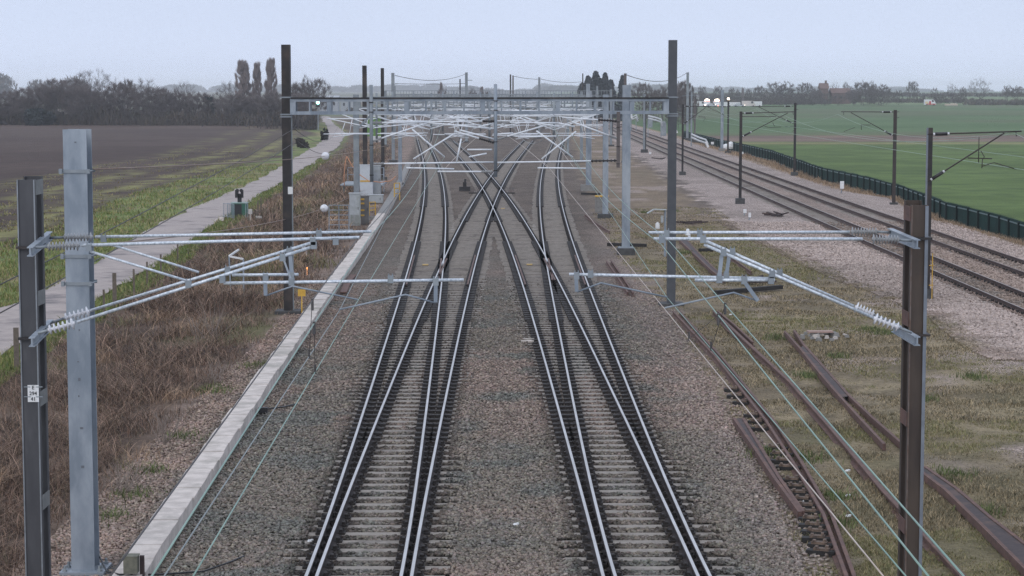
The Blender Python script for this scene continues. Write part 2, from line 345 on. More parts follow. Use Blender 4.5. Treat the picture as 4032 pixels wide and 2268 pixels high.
# rough grass between the yards
rg = sm(x-bal_r(y)+nj*3.0, -.3, .6)*sm(main_l(y)-x+nj*4.0, -.3, .6)
spill = sm(fbm(x, y, 4.0), .60, .68)*sm(x-(main_l(y)-7), 0, 3)
g1 = lerp(sc(113, 104, 89), sc(125, 116, 100), sm(n2, .4, .6)); g1 = lerp(g1, sc(88, 80, 71), sm(n1, .5, .62)*.6); g1 = lerp(g1, sc(74, 69, 60), sm(fbm(x+31, y+7, .7), .54, .7)*.6); g1 = lerp(g1, sc(98, 98, 74), sm(n3+.3*(n1-.5), .54, .66)*.4)
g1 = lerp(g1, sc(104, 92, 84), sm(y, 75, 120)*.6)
g1 = lerp(g1, sc(158, 146, 145), spill)
col = lerp(col, g1, rg); wB = wB*(1-rg*(1-spill))
# running-line ballast
ml = sm(x-main_l(y)+nj*3, -.2, .8)
pk = lerp(sc(150, 140, 140), sc(166, 155, 156), sm(n2, .4, .62))
dE = np.abs(x-fE(y)); dF = np.abs(x-fF(y))
pk = lerp(pk, lerp(sc(118, 110, 108), sc(134, 122, 118), sm(n1, .4, .6)), 1-sm(dE, .55, 1.0)); pk = lerp(pk, sc(140, 130, 127), (1-sm(dF, .6, 1.0))*.8)
pk = lerp(pk, sc(134, 119, 113), sm(x-fE(y), .9, 1.4)*sm(fF(y)-x, .9, 1.4)*.6)
rst = np.zeros(len(x))
for f in (fE, fF):
    for s in (-.7525, .7525): rst = np.maximum(rst, 1-sm(np.abs(x-f(y)-s), .12, .40))
pk = lerp(pk, sc(92, 74, 66), rst*.8)
col = lerp(col, pk, ml)
dg = sm(x-main_r(y)+nj*1.5, -.1, .6); dgc = lerp(sc(122, 107, 95), sc(136, 120, 106), sm(n1, .4, .6)); dgc = lerp(dgc, sc(104, 94, 80), sm(n2, .55, .7)); col = lerp(col, dgc, dg*(y < 600)); wB = wB*(1-dg)
# right-hand fields
ff = sm(x-fence_x(np.clip(y, 0, 380)), .2, 1.0)
tram = (np.abs(((x*.94+y*.33) % 24)-12) > 11.6)*.25
fg = lerp(sc(68, 87, 45), sc(80, 100, 56), sm(fbm(x, y, 14), .4, .6)); fg = lerp(fg, sc(54, 72, 38), sm(fbm(x, y*3, 5), .58, .7)*.6)
band = sm(y+ (x-60)*.02, 345, 352)*sm(405-y, 0, 14)
fg = lerp(fg, sc(128, 122, 92), np.exp(-((y-338)/6.0)**2)*.7)
fg = lerp(fg, lerp(sc(108, 94, 88), sc(92, 80, 76), sm(fbm(x*.3, y, 6), .42, .6)), band)
f2 = sm(y, 392, 412); fgg = lerp(sc(64, 88, 56), sc(76, 98, 68), sm(fbm(x, y, 40), .4, .6)); fgg = lerp(fgg, sc(84, 84, 70), sm(fbm(x*.7, y*.7, 55), .58, .70)*.5)
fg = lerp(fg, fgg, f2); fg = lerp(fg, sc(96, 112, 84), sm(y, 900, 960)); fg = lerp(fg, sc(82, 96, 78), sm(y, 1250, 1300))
col = lerp(col, fg, ff*(y < 9000)); wB = wB*(1-ff)
# left: scrub, verge, ploughed land
scb = sm(scrub_e(y)-x+nj*2.5, -.2, .8); scc = lerp(sc(68, 58, 54), sc(94, 81, 74), sm(n1, .4, .6)); scc = lerp(scc, sc(96, 98, 66), sm(n2, .6, .72)*.6)
col = lerp(col, scc, scb); wB = wB*(1-scb)
vg = sm(road_lo(y)+.9-x+nj*1.2, -.2, .5); vgc = lerp(sc(108, 116, 74), sc(86, 102, 58), sm(n1, .4, .6)); vgc = lerp(vgc, sc(118, 112, 84), sm(n2, .54, .68)); vgc = lerp(vgc, sc(76, 68, 60), sm(fbm(x+5, y, 1.2), .58, .7)*.7); col = lerp(col, vgc, vg)
pl = sm(field_e(y)-x+nj*2+(n2-.5)*3*np.clip(y/60, .5, 2), -.5, .8)
pc = lerp(sc(60, 49, 47), sc(70, 59, 57), sm(n3, .4, .6)); pc = lerp(pc, sc(58, 47, 46), sm(n1, .5, .66)*.6)
off = field_e(y)-x
weeds = np.exp(-((off-3.2-2*(n3-.5))/1.3)**2)*sm(n1, .38, .52) + np.exp(-((off-8.5)/1.8)**2)*sm(n1, .45, .58)*.8 + np.exp(-((off-15)/2.0)**2)*sm(n1, .5, .6)*.5
pc = lerp(pc, sc(112, 112, 76), np.clip(weeds, 0, 1)); pc = lerp(pc, sc(104, 90, 84), sm(y, 440, 480)*sm(n1, .45, .6)*.4)
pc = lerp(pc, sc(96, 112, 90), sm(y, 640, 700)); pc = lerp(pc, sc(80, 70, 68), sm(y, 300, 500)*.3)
col = lerp(col, pc, pl); wS = pl
# centre distance
cf = sm(y, 560, 700)*(1-ff); col = lerp(col, lerp(sc(98, 90, 86), sc(90, 100, 80), sm(n3, .4, .6)), cf)
def ground_mat():
    m = bpy.data.materials.new('ground_surface'); m.use_nodes = True; t = m.node_tree; p = t.nodes['Principled BSDF']
    p.inputs['Roughness'].default_value = .9; p.inputs['Specular IOR Level'].default_value = .15
    a = N(t, 'ShaderNodeAttribute', attribute_name='Col'); wb = N(t, 'ShaderNodeAttribute', attribute_name='wB'); ws = N(t, 'ShaderNodeAttribute', attribute_name='wS')
    g = N(t, 'ShaderNodeNewGeometry')
    v = N(t, 'ShaderNodeTexVoronoi', ins={'Scale': 15.0, 'Randomness': 1.0}); t.links.new(g.outputs['Position'], v.inputs['Vector'])
    v2 = N(t, 'ShaderNodeTexVoronoi', ins={'Scale': 15.0}); t.links.new(g.outputs['Position'], v2.inputs['Vector'])
    cs = N(t, 'ShaderNodeSeparateColor'); t.links.new(v.outputs['Color'], cs.inputs[0])
    r1 = N(t, 'ShaderNodeMapRange', ins={1: 0.0, 2: 1.0, 3: .55, 4: 1.5}); t.links.new(cs.outputs[0], r1.inputs[0])
    r2 = N(t, 'ShaderNodeMapRange', ins={1: .25, 2: .6, 3: 1.1, 4: .45}); t.links.new(v.outputs['Distance'], r2.inputs[0])
    mu = N(t, 'ShaderNodeMath', operation='MULTIPLY'); t.links.new(r1.outputs[0], mu.inputs[0]); t.links.new(r2.outputs[0], mu.inputs[1])
    nn = N(t, 'ShaderNodeTexNoise', ins={'Scale': 8.0, 'Detail': 8.0, 'Roughness': .75}); t.links.new(g.outputs['Position'], nn.inputs['Vector'])
    r3 = N(t, 'ShaderNodeMapRange', ins={1: .3, 2: .7, 3: .5, 4: 1.5}); t.links.new(nn.outputs[0], r3.inputs[0])
    n4 = N(t, 'ShaderNodeTexNoise', ins={'Scale': .35, 'Detail': 6.0, 'Roughness': .7}); t.links.new(g.outputs['Position'], n4.inputs['Vector'])
    r4 = N(t, 'ShaderNodeMapRange', ins={1: .3, 2: .7, 3: .8, 4: 1.18}); t.links.new(n4.outputs[0], r4.inputs[0])
    mm = N(t, 'ShaderNodeMix'); t.links.new(wb.outputs['Fac'], mm.inputs[0]); t.links.new(r3.outputs[0], mm.inputs[2]); t.links.new(mu.outputs[0], mm.inputs[3])
    m2 = N(t, 'ShaderNodeMath', operation='MULTIPLY'); t.links.new(mm.outputs[0], m2.inputs[0]); t.links.new(r4.outputs[0], m2.inputs[1])
    vm = N(t, 'ShaderNodeVectorMath', operation='SCALE'); t.links.new(a.outputs['Vector'], vm.inputs[0]); t.links.new(m2.outputs[0], vm.inputs['Scale'])
    t.links.new(vm.outputs[0], p.inputs['Base Color'])
    hm = N(t, 'ShaderNodeMix'); t.links.new(wb.outputs['Fac'], hm.inputs[0]); t.links.new(nn.outputs[0], hm.inputs[2])
    iv = N(t, 'ShaderNodeMath', operation='SUBTRACT', ins={0: 1.0}); t.links.new(v.outputs['Distance'], iv.inputs[1]); t.links.new(iv.outputs[0], hm.inputs[3])
    b = N(t, 'ShaderNodeBump', ins={'Strength': .7, 'Distance': .05}); t.links.new(hm.outputs[0], b.inputs['Height']); t.links.new(b.outputs[0], p.inputs['Normal'])
    return m
nx, ny = len(gx), len(gy)
ii = np.arange((ny-1)*(nx-1)); r_, c_ = ii//(nx-1), ii % (nx-1); k0 = r_*nx+c_
Fq = np.stack([k0, k0+1, k0+nx+1, k0+nx], 1)
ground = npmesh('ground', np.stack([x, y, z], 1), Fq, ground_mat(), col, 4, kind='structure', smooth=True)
for nm, w in (('wB', wB), ('wS', wS)):
    a = ground.data.attributes.new(nm, 'FLOAT', 'POINT'); a.data.foreach_set('value', w.astype(np.float32))
# lane
mroad = mat('worn_concrete_lane', (.39, .33, .30), (.31, .265, .245), 1.6, .9, 0, c3=(.17, .148, .145), bump=.1, detail=10, bscale=12)
mb = MB(); ys = [30.0]
while ys[-1] < 900: ys.append(ys[-1]+max(.8, ys[-1]*.02))
ys = np.array(ys); lu, ll = road_up(ys), road_lo(ys); lu = lu+(fbm(ys*1.3, ys*0+3, 3)-.5)*.6*np.clip(ys/80, .4, 2); ll = ll+(fbm(ys*1.3, ys*0+90, 3)-.5)*.6*np.clip(ys/80, .4, 2)
for i in range(len(ys)-1):
    row = []
    for k in (i, i+1):
        row.append([(lu[k]+(ll[k]-lu[k])*t, ys[k], float(hgt(lu[k]+(ll[k]-lu[k])*t, ys[k]))*0+GL+.07+.035*math.sin(t*math.pi)) for t in (0, .25, .5, .75, 1)])
    for j in range(4): mb.quad([row[0][j], row[0][j+1], row[1][j+1], row[1][j]])
tag(mb.build('lane', mroad, smooth=True), kind='structure')
# the air
def haze():
    m = bpy.data.materials.new('haze_air'); m.use_nodes = True; t = m.node_tree; t.nodes.clear()
    o = N(t, 'ShaderNodeOutputMaterial'); v = N(t, 'ShaderNodeVolumePrincipled'); v.inputs['Color'].default_value = (.90, .93, .98, 1); v.inputs['Density'].default_value = HAZE; v.inputs['Anisotropy'].default_value = 0.0
    t.links.new(v.outputs[0], o.inputs['Volume'])
    try: m.volume_sampling = 'DISTANCE'
    except Exception: pass
    mb = MB(); mb.box((0, 2850, 15.5), (5200, 5900, 37)); tag(mb.build('haze', m), kind='stuff')
HAZE = 2.2e-4
haze()
# ------------------------------------------------------------------ permanent way
PROF = [(-.07, -.16), (.07, -.16), (.07, -.145), (.012, -.125), (.012, -.035), (.036, -.028), (.036, -.008), (.026, 0), (-.026, 0), (-.036, -.008), (-.036, -.028), (-.012, -.035), (-.012, -.125), (-.07, -.145)]
def ysteps(y0, y1):
    r = [y0]
    while r[-1] < y1: r.append(min(y1, r[-1]+max(1.2, r[-1]*.02)))
    return r
def rail_mesh(mb, f, off, y0, y1, dz=0.0, w=1.0, prof=PROF, fz=None):
    k = len(mb.v); ys = ysteps(y0, y1); n = len(prof)
    for y in ys:
        X = float(f(y)); s = float(f(y+.5)-f(y-.5)); L = math.hypot(1, s); nx, ny = 1/L, -s/L
        for px, pz in prof: mb.v.append((X+nx*(off+px*w), y+ny*(off+px*w), RT+dz+pz))
    for i in range(len(ys)-1):
        for j in range(n):
            j2 = (j+1) % n; mb.f.append((k+i*n+j, k+i*n+j2, k+(i+1)*n+j2, k+(i+1)*n+j)); mb.m.append(1 if j == 7 else 0)
    mb.f.append(tuple(k+j for j in reversed(range(n)))); mb.m.append(0); mb.f.append(tuple(k+(len(ys)-1)*n+j for j in range(n))); mb.m.append(0)
G = .7525
brownside = mat('brown_rail_side', (.095, .06, .05), (.065, .042, .036), 12.0, .8, .1)
def add_rail(parent, f, off, y0, y1, dz=0, top=railtop, name='rail'):
    mb = MB(); rail_mesh(mb, f, off, y0, y1, dz); return mb.build(name, [brownside if f in (fE, fF) else railside, top], parent)
def link_mesh(name, me, parent, loc, rz=0, sx=1.0):
    o = bpy.data.objects.new(name, me); C.objects.link(o); o.parent = parent; o.location = loc; o.rotation_euler = (0, 0, rz); o.scale = (sx, 1, 1); return o
def sleeper_mesh(name, m, wid=.26, h=.14):
    mb = MB(); mb.box((0, 0, -h/2), (1, wid, h)); me = bpy.data.meshes.new(name); me.from_pydata(mb.v, [], mb.f); me.materials.append(m); return me
def chair_mesh():
    mb = MB(); mb.box((0, 0, .02), (.34, .20, .04)); mb.box((.10, 0, .06), (.07, .13, .06)); mb.box((-.10, 0, .06), (.07, .13, .06)); mb.tube([(.135, .03, .04), (.135, .03, .11)], .022, 6); mb.tube([(-.135, -.03, .04), (-.135, -.03, .11)], .022, 6)
    me = bpy.data.meshes.new('rail_chair'); me.from_pydata(mb.v, [], mb.f); me.materials.append(chairm); return me
SLP = sleeper_mesh('sleeper', bearer); CHM = chair_mesh()
def lay(parent, spans, y0, y1, step, n_parts, chairs, zt=0.0, root=Vector((0, 0, 0)), jit=.02, sl_mesh=SLP, cmax=340):
    """sleepers as separate parts for the nearest, the rest as one mesh; spans(y) gives (x left, x right, heading)"""
    ys = np.arange(y0, y1, step); rest = MB(); crest = MB(); nch = 0
    for i, y in enumerate(ys):
        for (xa, xb, hd) in spans(y):
            L = xb-xa; cx = (xa+xb)/2+random.uniform(-jit, jit)*3
            if i < n_parts: link_mesh('sleeper', sl_mesh, parent, Vector((cx, y, zt+random.uniform(-.006, .004)))-root, hd+random.uniform(-.008, .008), L)
            else:
                rest.box((cx, y, zt-.07), (L, .26, .14), hd)
        for (f, o) in chairs:
            X = float(f(y))+o
            if nch < 100: link_mesh('rail_chair', CHM, parent, Vector((X, y, zt))-root, random.uniform(-.05, .05)); nch += 1
            elif y < cmax: crest.box((X, y, zt+.035), (.40 if y < 70 else .5, .2 if y < 70 else .34, .07))
    if rest.f: tag(rest.build('sleeper', sl_mesh.materials[0], parent), kind='stuff')
    if crest.f: tag(crest.build('rail_chair', chairm, parent), kind='stuff')
def hd(f, y): return -math.atan(float(f(y+1)-f(y-1))/2)
def turnout(label, f1, f2, y0, y1, checks):
    r = thing('railway_turnout', label, 'turnout', (float(f1(y0)), y0, 0), 'turnouts below the bridge'); root = r.location.copy()
    for f, dz in ((f1, 0), (f2, -.003)):
        for s in (-G, G): add_rail(r, f, s, y0, y1, dz)
    for f, o, a, b in checks:
        mb = MB(); rail_mesh(mb, f, o, a, b, .012, 1.15); tag(mb.build('check_rail', [railside, rustm], r), 'short rust-brown check rail')
    def spans(y):
        a = min(float(f1(y)), float(f2(y)))-G-.55; b = max(float(f1(y)), float(f2(y)))+G+.55
        return [(a, b, hd(lambda q: (f1(q)+f2(q))/2, y))]
    lay(r, spans, 29.5, y1, .66, 97, [(f, o) for f in (f1, f2) for o in (-G, G)], 0, root)
    return r
turnout('left turnout beside the white concrete trough, two tracks merging towards the bottom edge', fA, fB, 26, 108, [(fA, -G+.11, 82, 97), (fB, G-.11, 82, 97), (fA, G-.12, 84, 95), (fB, -G+.12, 84, 95)])
turnout('right turnout beside the rusty spare rails, two tracks merging towards the bottom edge', fD, fC, 26, 108, [(fD, G-.11, 82, 97), (fC, -G+.11, 82, 97), (fD, -G+.12, 84, 95), (fC, G-.12, 84, 95)])
r = thing('diamond_crossing', 'two tracks crossing in an X under the first gantry', 'rail crossing', (0, 108, 0))
for f, dz in ((fB, -.003), (fC, -.006)):
    for s in (-G, G): add_rail(r, f, s, 108, 330, dz)
def spx(y):
    b, c = float(fB(y)), float(fC(y))
    if abs(b-c) < 2.6: return [(min(b, c)-1.3, max(b, c)+1.3, 0)]
    return [(b-1.25, b+1.25, hd(fB, y)), (c-1.25, c+1.25, hd(fC, y))]
lay(r, spx, 108, 330, .68, 40, [(f, o) for f in (fB, fC) for o in (-G, G)], -.005, r.location)
def plain(label, f, y0, y1, n, top=railtop, step=.66, chairs=False, grp=None, dz=0, zt=0, side=None):
    r = thing('railway_track', label, 'railway track', (float(f(y0)), y0, 0), grp)
    for s in (-G, G): add_rail(r, f, s, y0, y1, dz, top)
    lay(r, lambda y: [(float(f(y))-1.26, float(f(y))+1.26, hd(f, y))], y0, y1, step, n, [(f, -G), (f, G)] if chairs else [], zt, r.location, cmax=340 if f in (fA, fD) else 0)
    return r
plain('far track curving away to the left past the grey cabinets', fA, 108, 640, 60, chairs=True)
plain('far track curving away to the right of the crossing', fD, 108, 640, 60, chairs=True)
plain('nearer running line on pink ballast, the one with shinier rails', fE, 62, 760, 95, raildull, chairs=True, grp='running lines on the right', zt=-.02)
plain('running line on pink ballast nearest the green fence', fF, 70, 760, 95, mat('brown_rail_head', (.20, .15, .13), (.15, .11, .095), 6, .5, .4), chairs=True, grp='running lines on the right', zt=-.03)
# spare rails lying about
def loose(name, label, px, w=1.0, m=(rustm, rustm), z=.0, grp='rusty rails lying on the right', dz=0.0, cat='spare rail'):
    pts = [P(a, b, z+.14) for a, b in px]; mb = MB(); k = 0; n = len(PROF)
    for i, p in enumerate(pts):
        d = (pts[min(i+1, len(pts)-1)]-pts[max(i-1, 0)]); d.z = 0; d.normalize(); nr = Vector((d.y, -d.x, 0))
        for a, b in PROF: mb.v.append(tuple(p+nr*(a*w)+Vector((0, 0, b+dz))))
    for i in range(len(pts)-1):
        for j in range(n):
            j2 = (j+1) % n; mb.f.append((i*n+j, i*n+j2, (i+1)*n+j2, (i+1)*n+j)); mb.m.append(1 if j in (6, 7, 8) else 0)
    mb.f.append(tuple(reversed(range(n)))); mb.m.append(0); mb.f.append(tuple((len(pts)-1)*n+j for j in range(n))); mb.m.append(0)
    return tag(mb.build(name, list(m)), label, cat, grp)
loose('spare_rail', 'long rusty rail beside the ballast shoulder, left of a touching pair', [(2650, 1223), (2817, 1401), (3018, 1656), (3120, 1813), (3242, 2020), (3334, 2268)], .95)
loose('spare_rail', 'long rusty rail lying hard against the pair nearest the ballast, right one', [(2676, 1223), (2838, 1400), (3050, 1656), (3154, 1813), (3274, 2020), (3365, 2268)], .95)
loose('spare_rail', 'longest rusty rail, alone in the grass under the green wire', [(2810, 1223), (2940, 1345), (3110, 1500), (3270, 1680), (3480, 1930), (3795, 2268)], 1.45)
loose('spare_rail', 'rusty rail forking at the top beside the longest rail', [(2826, 1223), (2890, 1275), (2965, 1345)], 1.0)
def frog(label, px_l, px_r, pl=(0, 3)):
    """a cast crossing nose: two rails meeting in a V with the space between filled"""
    L, R = [P(a, b, .14) for a, b in px_l], [P(a, b, .14) for a, b in px_r]
    r = thing('crossing_nose', label, 'spare crossing', tuple(P(*px_l[-1], 0)), 'rusty crossing pieces lying on the right')
    for pts in (L, R):
        mb = MB()
        for a, b in zip(pts[:-1], pts[1:]): mb.beam(a-Vector((0, 0, .07)), b-Vector((0, 0, .07)), .072, .15)
        mb.build('rail', rustm, r)
    mb = MB(); n = min(len(L), len(R))
    for i in range(*pl):
        dz = Vector((0, 0, .012)); mb.quad([L[i]-dz, R[i]-dz, R[i+1]-dz, L[i+1]-dz])
    for i in range(*pl):
        a, b = L[i]-Vector((0, 0, .02)), L[i+1]-Vector((0, 0, .02)); mb.quad([a, b, b-Vector((0, 0, .12)), a-Vector((0, 0, .12))])
    mb.build('nose_plate', rustd, r); return r
frog('dark V-shaped crossing nose lying in the grass, its fork pointing away', [(3090, 1303), (3150, 1370), (3232, 1472), (3310, 1562), (3392, 1652), (3482, 1748)], [(3128, 1300), (3165, 1357), (3260, 1462), (3345, 1558), (3432, 1640), (3560, 1752)], (1, 3))
frog('wide dark crossing piece running off the right edge', [(3600, 1835), (3720, 1925), (3860, 2060), (4060, 2260)], [(3640, 1835), (3770, 1925), (3905, 2040), (4075, 2170)])
frog('rusty crossing nose by the dark gantry leg, behind the right cantilever', [(2676, 945), (2735, 1000), (2800, 1062), (2850, 1100)], [(2705, 945), (2755, 1000), (2815, 1058), (2862, 1094)])
frog('purple-brown crossing plate on the ballast shoulder, nearest the right turnout', [(2890, 1645), (2960, 1745), (3050, 1880), (3150, 2015)], [(2926, 1645), (2995, 1760), (3070, 1882), (3162, 2012)], (0, 2))
loose('spare_rail', 'short bright rusty rail at the ballast edge behind the right cantilever, left of two', [(2388, 1025), (2430, 1085), (2472, 1150)], 1.0)
loose('spare_rail', 'short bright rusty rail at the ballast edge behind the right cantilever, right of two', [(2406, 1022), (2450, 1085), (2494, 1152)], 1.0)
loose('spare_rail', 'short rusty rail by the yellow-topped mast foot', [(2303, 843), (2345, 875), (2400, 910)], 1.0)
loose('spare_rail', 'rusty rail just past the crossing nose, ending at a pile of chain', [(2795, 945), (2850, 990), (2958, 1068)], .9)
mb = MB()
for i, (a, b) in enumerate([((1392, 1082), (1366, 1112)), ((1372, 1104), (1352, 1152))]): mb.beam(P(*a, .06), P(*b, .06), .26, .05)
tag(mb.build('rusty_plate', rustm), 'rust-red plate lying beside the white trough', 'metal plate')
# chairs left on rotten timbers beside the rusty pair: one old turnout panel
r = thing('old_track_panel', 'row of rusty chairs on rotten timbers beside the rusty pair of rails', 'track panel', tuple(P(3150, 1850, 0)))
for i in range(26):
    if i in (3, 7, 8, 13): continue
    t = i/25; y0 = 1540+t*640; p = P(np.interp(y0, [1400, 1656, 1813, 2020, 2268], [2780, 2975, 3080, 3185, 3270]), y0, .0)
    mb = MB(); a = -.25+random.uniform(-.06, .06); a += random.uniform(-.12, .12); mb.box((p.x+random.uniform(-.06, .06), p.y, .0), (.5, .17, .12), a); mb.build('timber_end', woodd, r)
    mb = MB(); mb.box((p.x-.02, p.y, .075), (.27, .13, .05), a); mb.box((p.x+.07, p.y, .115), (.05, .1, .05), a); mb.box((p.x-.11, p.y, .11), (.05, .1, .045), a); mb.build('chair', mat('rusty_chair', (.22, .155, .115), (.06, .045, .038), 12, .85), r)
for nm, lab, a, b, w in (('timber', 'long black timber lying across the grass right of the dark gantry leg', (2818, 1152), (3075, 1130), .24), ('timber', 'black timber lying in the grass behind the right cantilever tubes', (2755, 985), (2860, 980), .2), ('timber', 'black timber across the foot of the big grey mast', (2392, 962), (2545, 966), .2), ('timber', 'dark timber beside the twin grey mast foot', (2290, 762), (2362, 764), .2)):
    mb = MB(); mb.beam(P(*a, .08), P(*b, .08), w, .16); tag(mb.build(nm, woodd), lab, 'timber', 'black timbers lying about')
# ------------------------------------------------------------------ overhead line equipment
def tubepart(parent, a, b, r=.021, m=None, name='tube', n=8):
    if isinstance(a, list):
        mb = MB(); mb.tube(a, r, n if isinstance(n, int) else 8); return mb.build(name, m or tubem, parent, True)
    mb = MB(); mb.tube([a, b], r, n); return mb.build(name, m or tubem, parent, True)
def insulator(parent, a, b, n, r, m, core=.022, name='insulator'):
    a, b = Vector(a), Vector(b); mb = MB(); pts, rs = [a], [core*1.3]
    for i in range(n):
        t = (i+.5)/n; d = b-a; rr = r*(1.18 if i == n-1 else 1.0)
        for q, k in ((-.26, core), (-.10, rr*.9), (.02, rr), (.07, rr*.55), (.26, core)): pts.append(a+d*(t+q/n)); rs.append(k)
    pts.append(b); rs.append(core*1.3); mb.tube(pts, rs, 12); return mb.build(name, m, parent, True)
def clamp(parent, p, s=.05, m=None, name='clamp'):
    mb = MB(); mb.box(p, (s*1.5, s*1.2, s*1.9)); mb.tube([(p.x-s*.5, p.y, p.z+s*.9), (p.x-s*.5, p.y, p.z+s*1.5)], s*.16, 6); mb.tube([(p.x+s*.5, p.y, p.z+s*.9), (p.x+s*.5, p.y, p.z+s*1.5)], s*.16, 6)
    return mb.build(name, m or galv2, parent)
def strip(parent, a, b, w=.045, h=.02, m=None, name='link_plate'):
    mb = MB(); mb.beam(a, b, w, h); return mb.build(name, m or galv, parent)
def sag(a, b, s, n=24):
    a, b = Vector(a), Vector(b); return [a+(b-a)*(i/n)-Vector((0, 0, s*4*(i/n)*(1-i/n))) for i in range(n+1)]
def poly(pts, r, n=5):
    mb = MB(); mb.tube(pts, r, n); return mb
def through(*seg):
    """chain of (points) joined"""
    out = []
    for s in seg: out += s if not out else s[1:]
    return out
# ---- the two battened masts nearest the bridge
def battened(label, x0, x1, y0, dep, ztop, ztop2, m, side, batt, edge, bm):
    r = thing('battened_mast', label, 'catenary mast', ((x0+x1)/2, y0+dep/2, 0), 'masts nearest the bridge')
    for k, (yy, zt) in enumerate(((y0, ztop), (y0+dep, ztop2))):
        mb = MB(); s = 1 if k == 0 else -1
        mb.box(((x0+x1)/2, yy, zt/2), (x1-x0-.02, .014, zt))
        for xx in (x0, x1): mb.box((xx, yy+s*.03, zt/2), (.016, .10, zt))
        mb.build('channel', m, r)
        mb = MB()
        for xx in (x0, x1): mb.box((xx, yy-s*.022, zt/2), (.018, .006, zt-.004))
        mb.build('flange_edge', edge, r)
    for zz in batt:
        for xx in (x0-.012, x1+.012):
            mb = MB(); mb.box((xx, y0+dep/2, zz), (.012, dep*.96, .20)); mb.build('batten_plate', bm, r)
    return r
D1, D2 = 28.9, 27.2; DM = 28.0
zt = PD(107, 706, 28).z
M1 = battened('slate-grey battened mast at the left edge, carrying the white number plate', PD(78, 800, 28).x, PD(143, 800, 28).x, 27.9, .46, zt, zt+.03, greyst, 1, [PD(150, y_, 28.2).z for y_ in (735, 1168, 1560, 1965)], edgem, mat('pale_batten', (.20, .205, .20), (.15, .155, .155), 8, .6, .1))
zt = PD(3600, 806, 28).z
M2 = battened('rusty brown battened mast at the right, carrying the right pair of cantilevers', PD(3580, 1100, 28).x, PD(3640, 1100, 28).x, 27.9, .5, zt, zt+.04, rmast, -1, [PD(3560, y_, 28.2).z for y_ in (838, 1250, 1640, 2060)], mat('rubbed_rust_edge', (.16, .13, .115), (.12, .075, .055), 9, .6, .2), rustm)
mb = MB(); X = PD(3640, 1100, 28).x; mb.box((X-.01, 27.866, zt/2), (.045, .008, zt-.02)); mb.build('pale_edge_strip', mat('pale_blue_grey_strip', (.21, .23, .26), (.16, .175, .2), 5, .5, .3), M2)
# number plate
def text_mesh(s, size, mname):
    cu = bpy.data.curves.new('lettering', 'FONT'); cu.body = s; cu.size = size; cu.align_x = 'CENTER'; cu.align_y = 'CENTER'; cu.extrude = .0015; cu.offset = size*.012
    o = bpy.data.objects.new('tmp_text', cu); C.objects.link(o); dg = bpy.context.evaluated_depsgraph_get(); me = bpy.data.meshes.new_from_object(o.evaluated_get(dg)); bpy.data.objects.remove(o); bpy.data.curves.remove(cu)
    me.name = mname; me.materials.clear(); me.materials.append(ink); return me
pc = PD(130, 1550, 27.85); pw, ph = 44*27.85/F, 68*27.85/F
mb = MB(); mb.box((pc.x, 27.865, pc.z), (pw, .008, ph)); pl_ = mb.build('number_plate', plate, M1)
for s, dy, sz in (('E', .34, .30), ('294', 0.0, .30), ('41', -.33, .30)):
    me = text_mesh(s, ph*sz, 'lettering'); o = bpy.data.objects.new('lettering', me); C.objects.link(o); o.parent = pl_; o.location = (pc.x-M1.location.x, 27.858-M1.location.y, pc.z+ph*dy); o.rotation_euler = (math.pi/2, 0, 0)
for dz in (.09, -.045):
    for s in (-1, 1):
        mb = MB(); mb.beam((pc.x+s*pw*.25, 27.859, pc.z+dz), (pc.x+s*pw*.85, 27.868, pc.z+dz), .006, .012); mb.build('plate_strap', galv2, M1)
# ---- twin cantilevers
def cantilever(root, T, S, R, ins, D, ends):
    pass
def twin(root, spec, q):
    for k, D in ((0, D1), (1, D2)):
        s = spec[k]; g = lambda p: PD(p[0], p[1], D)
        mi = insg
        t = tubepart(root, g(s['T'][0]), g(s['T'][1]), .0215, name='top_tube'); insulator(t, g(s['TI'][0]), g(s['TI'][1]), 9, .062, insg)
        tubepart(t, g(s['TI'][0]), g(s['TL']), .018, galv2, 'end_fitting')
        d = tubepart(root, g(s['S'][0]), g(s['S'][1]), .0215, name='stay_tube'); insulator(d, g(s['SI'][0]), g(s['SI'][1]), 6, .07, insw)
        tubepart(d, g(s['SI'][0]), g(s['SL']), .018, galv2, 'end_fitting')
        rg = tubepart(root, g(s['R'][0]), g(s['R'][1]), .0215, name='registration_tube')
        for a, b in s['links']: strip(root, g(a), g(b), .05, .018, name='link_plate')
        a, b = s['drop']; dr = strip(root, g(a), g(b), .05, .05, name='drop_bracket')
        arm = [g(p) for p in s['arm']]; tubepart(root, [arm[0], arm[1]*.85+arm[0]*.15, arm[1], arm[1]*.85+arm[2]*.15, arm[2]], None, .012, galv, 'steady_arm')
        for p in s['clamps']: clamp(root, g(p))
        for a, b in s.get('braces', []): tubepart(root, g(a), g(b), .017, name='brace_tube')
    for a, b in (q['up'], q['low']):
        pa, pb = PD(a[0], a[1], D2-.15), PD(b[0], b[1], D1+.1)
        mb = MB(); mb.beam(pa, pb, .02, .10); mb.beam(pa+Vector((0, 0, .055)), pb+Vector((0, 0, .055)), .08, .012); mb.beam(pa-Vector((0, 0, .055)), pb-Vector((0, 0, .055)), .08, .012)
        mb.build('bracket_channel', q['bm'], root)
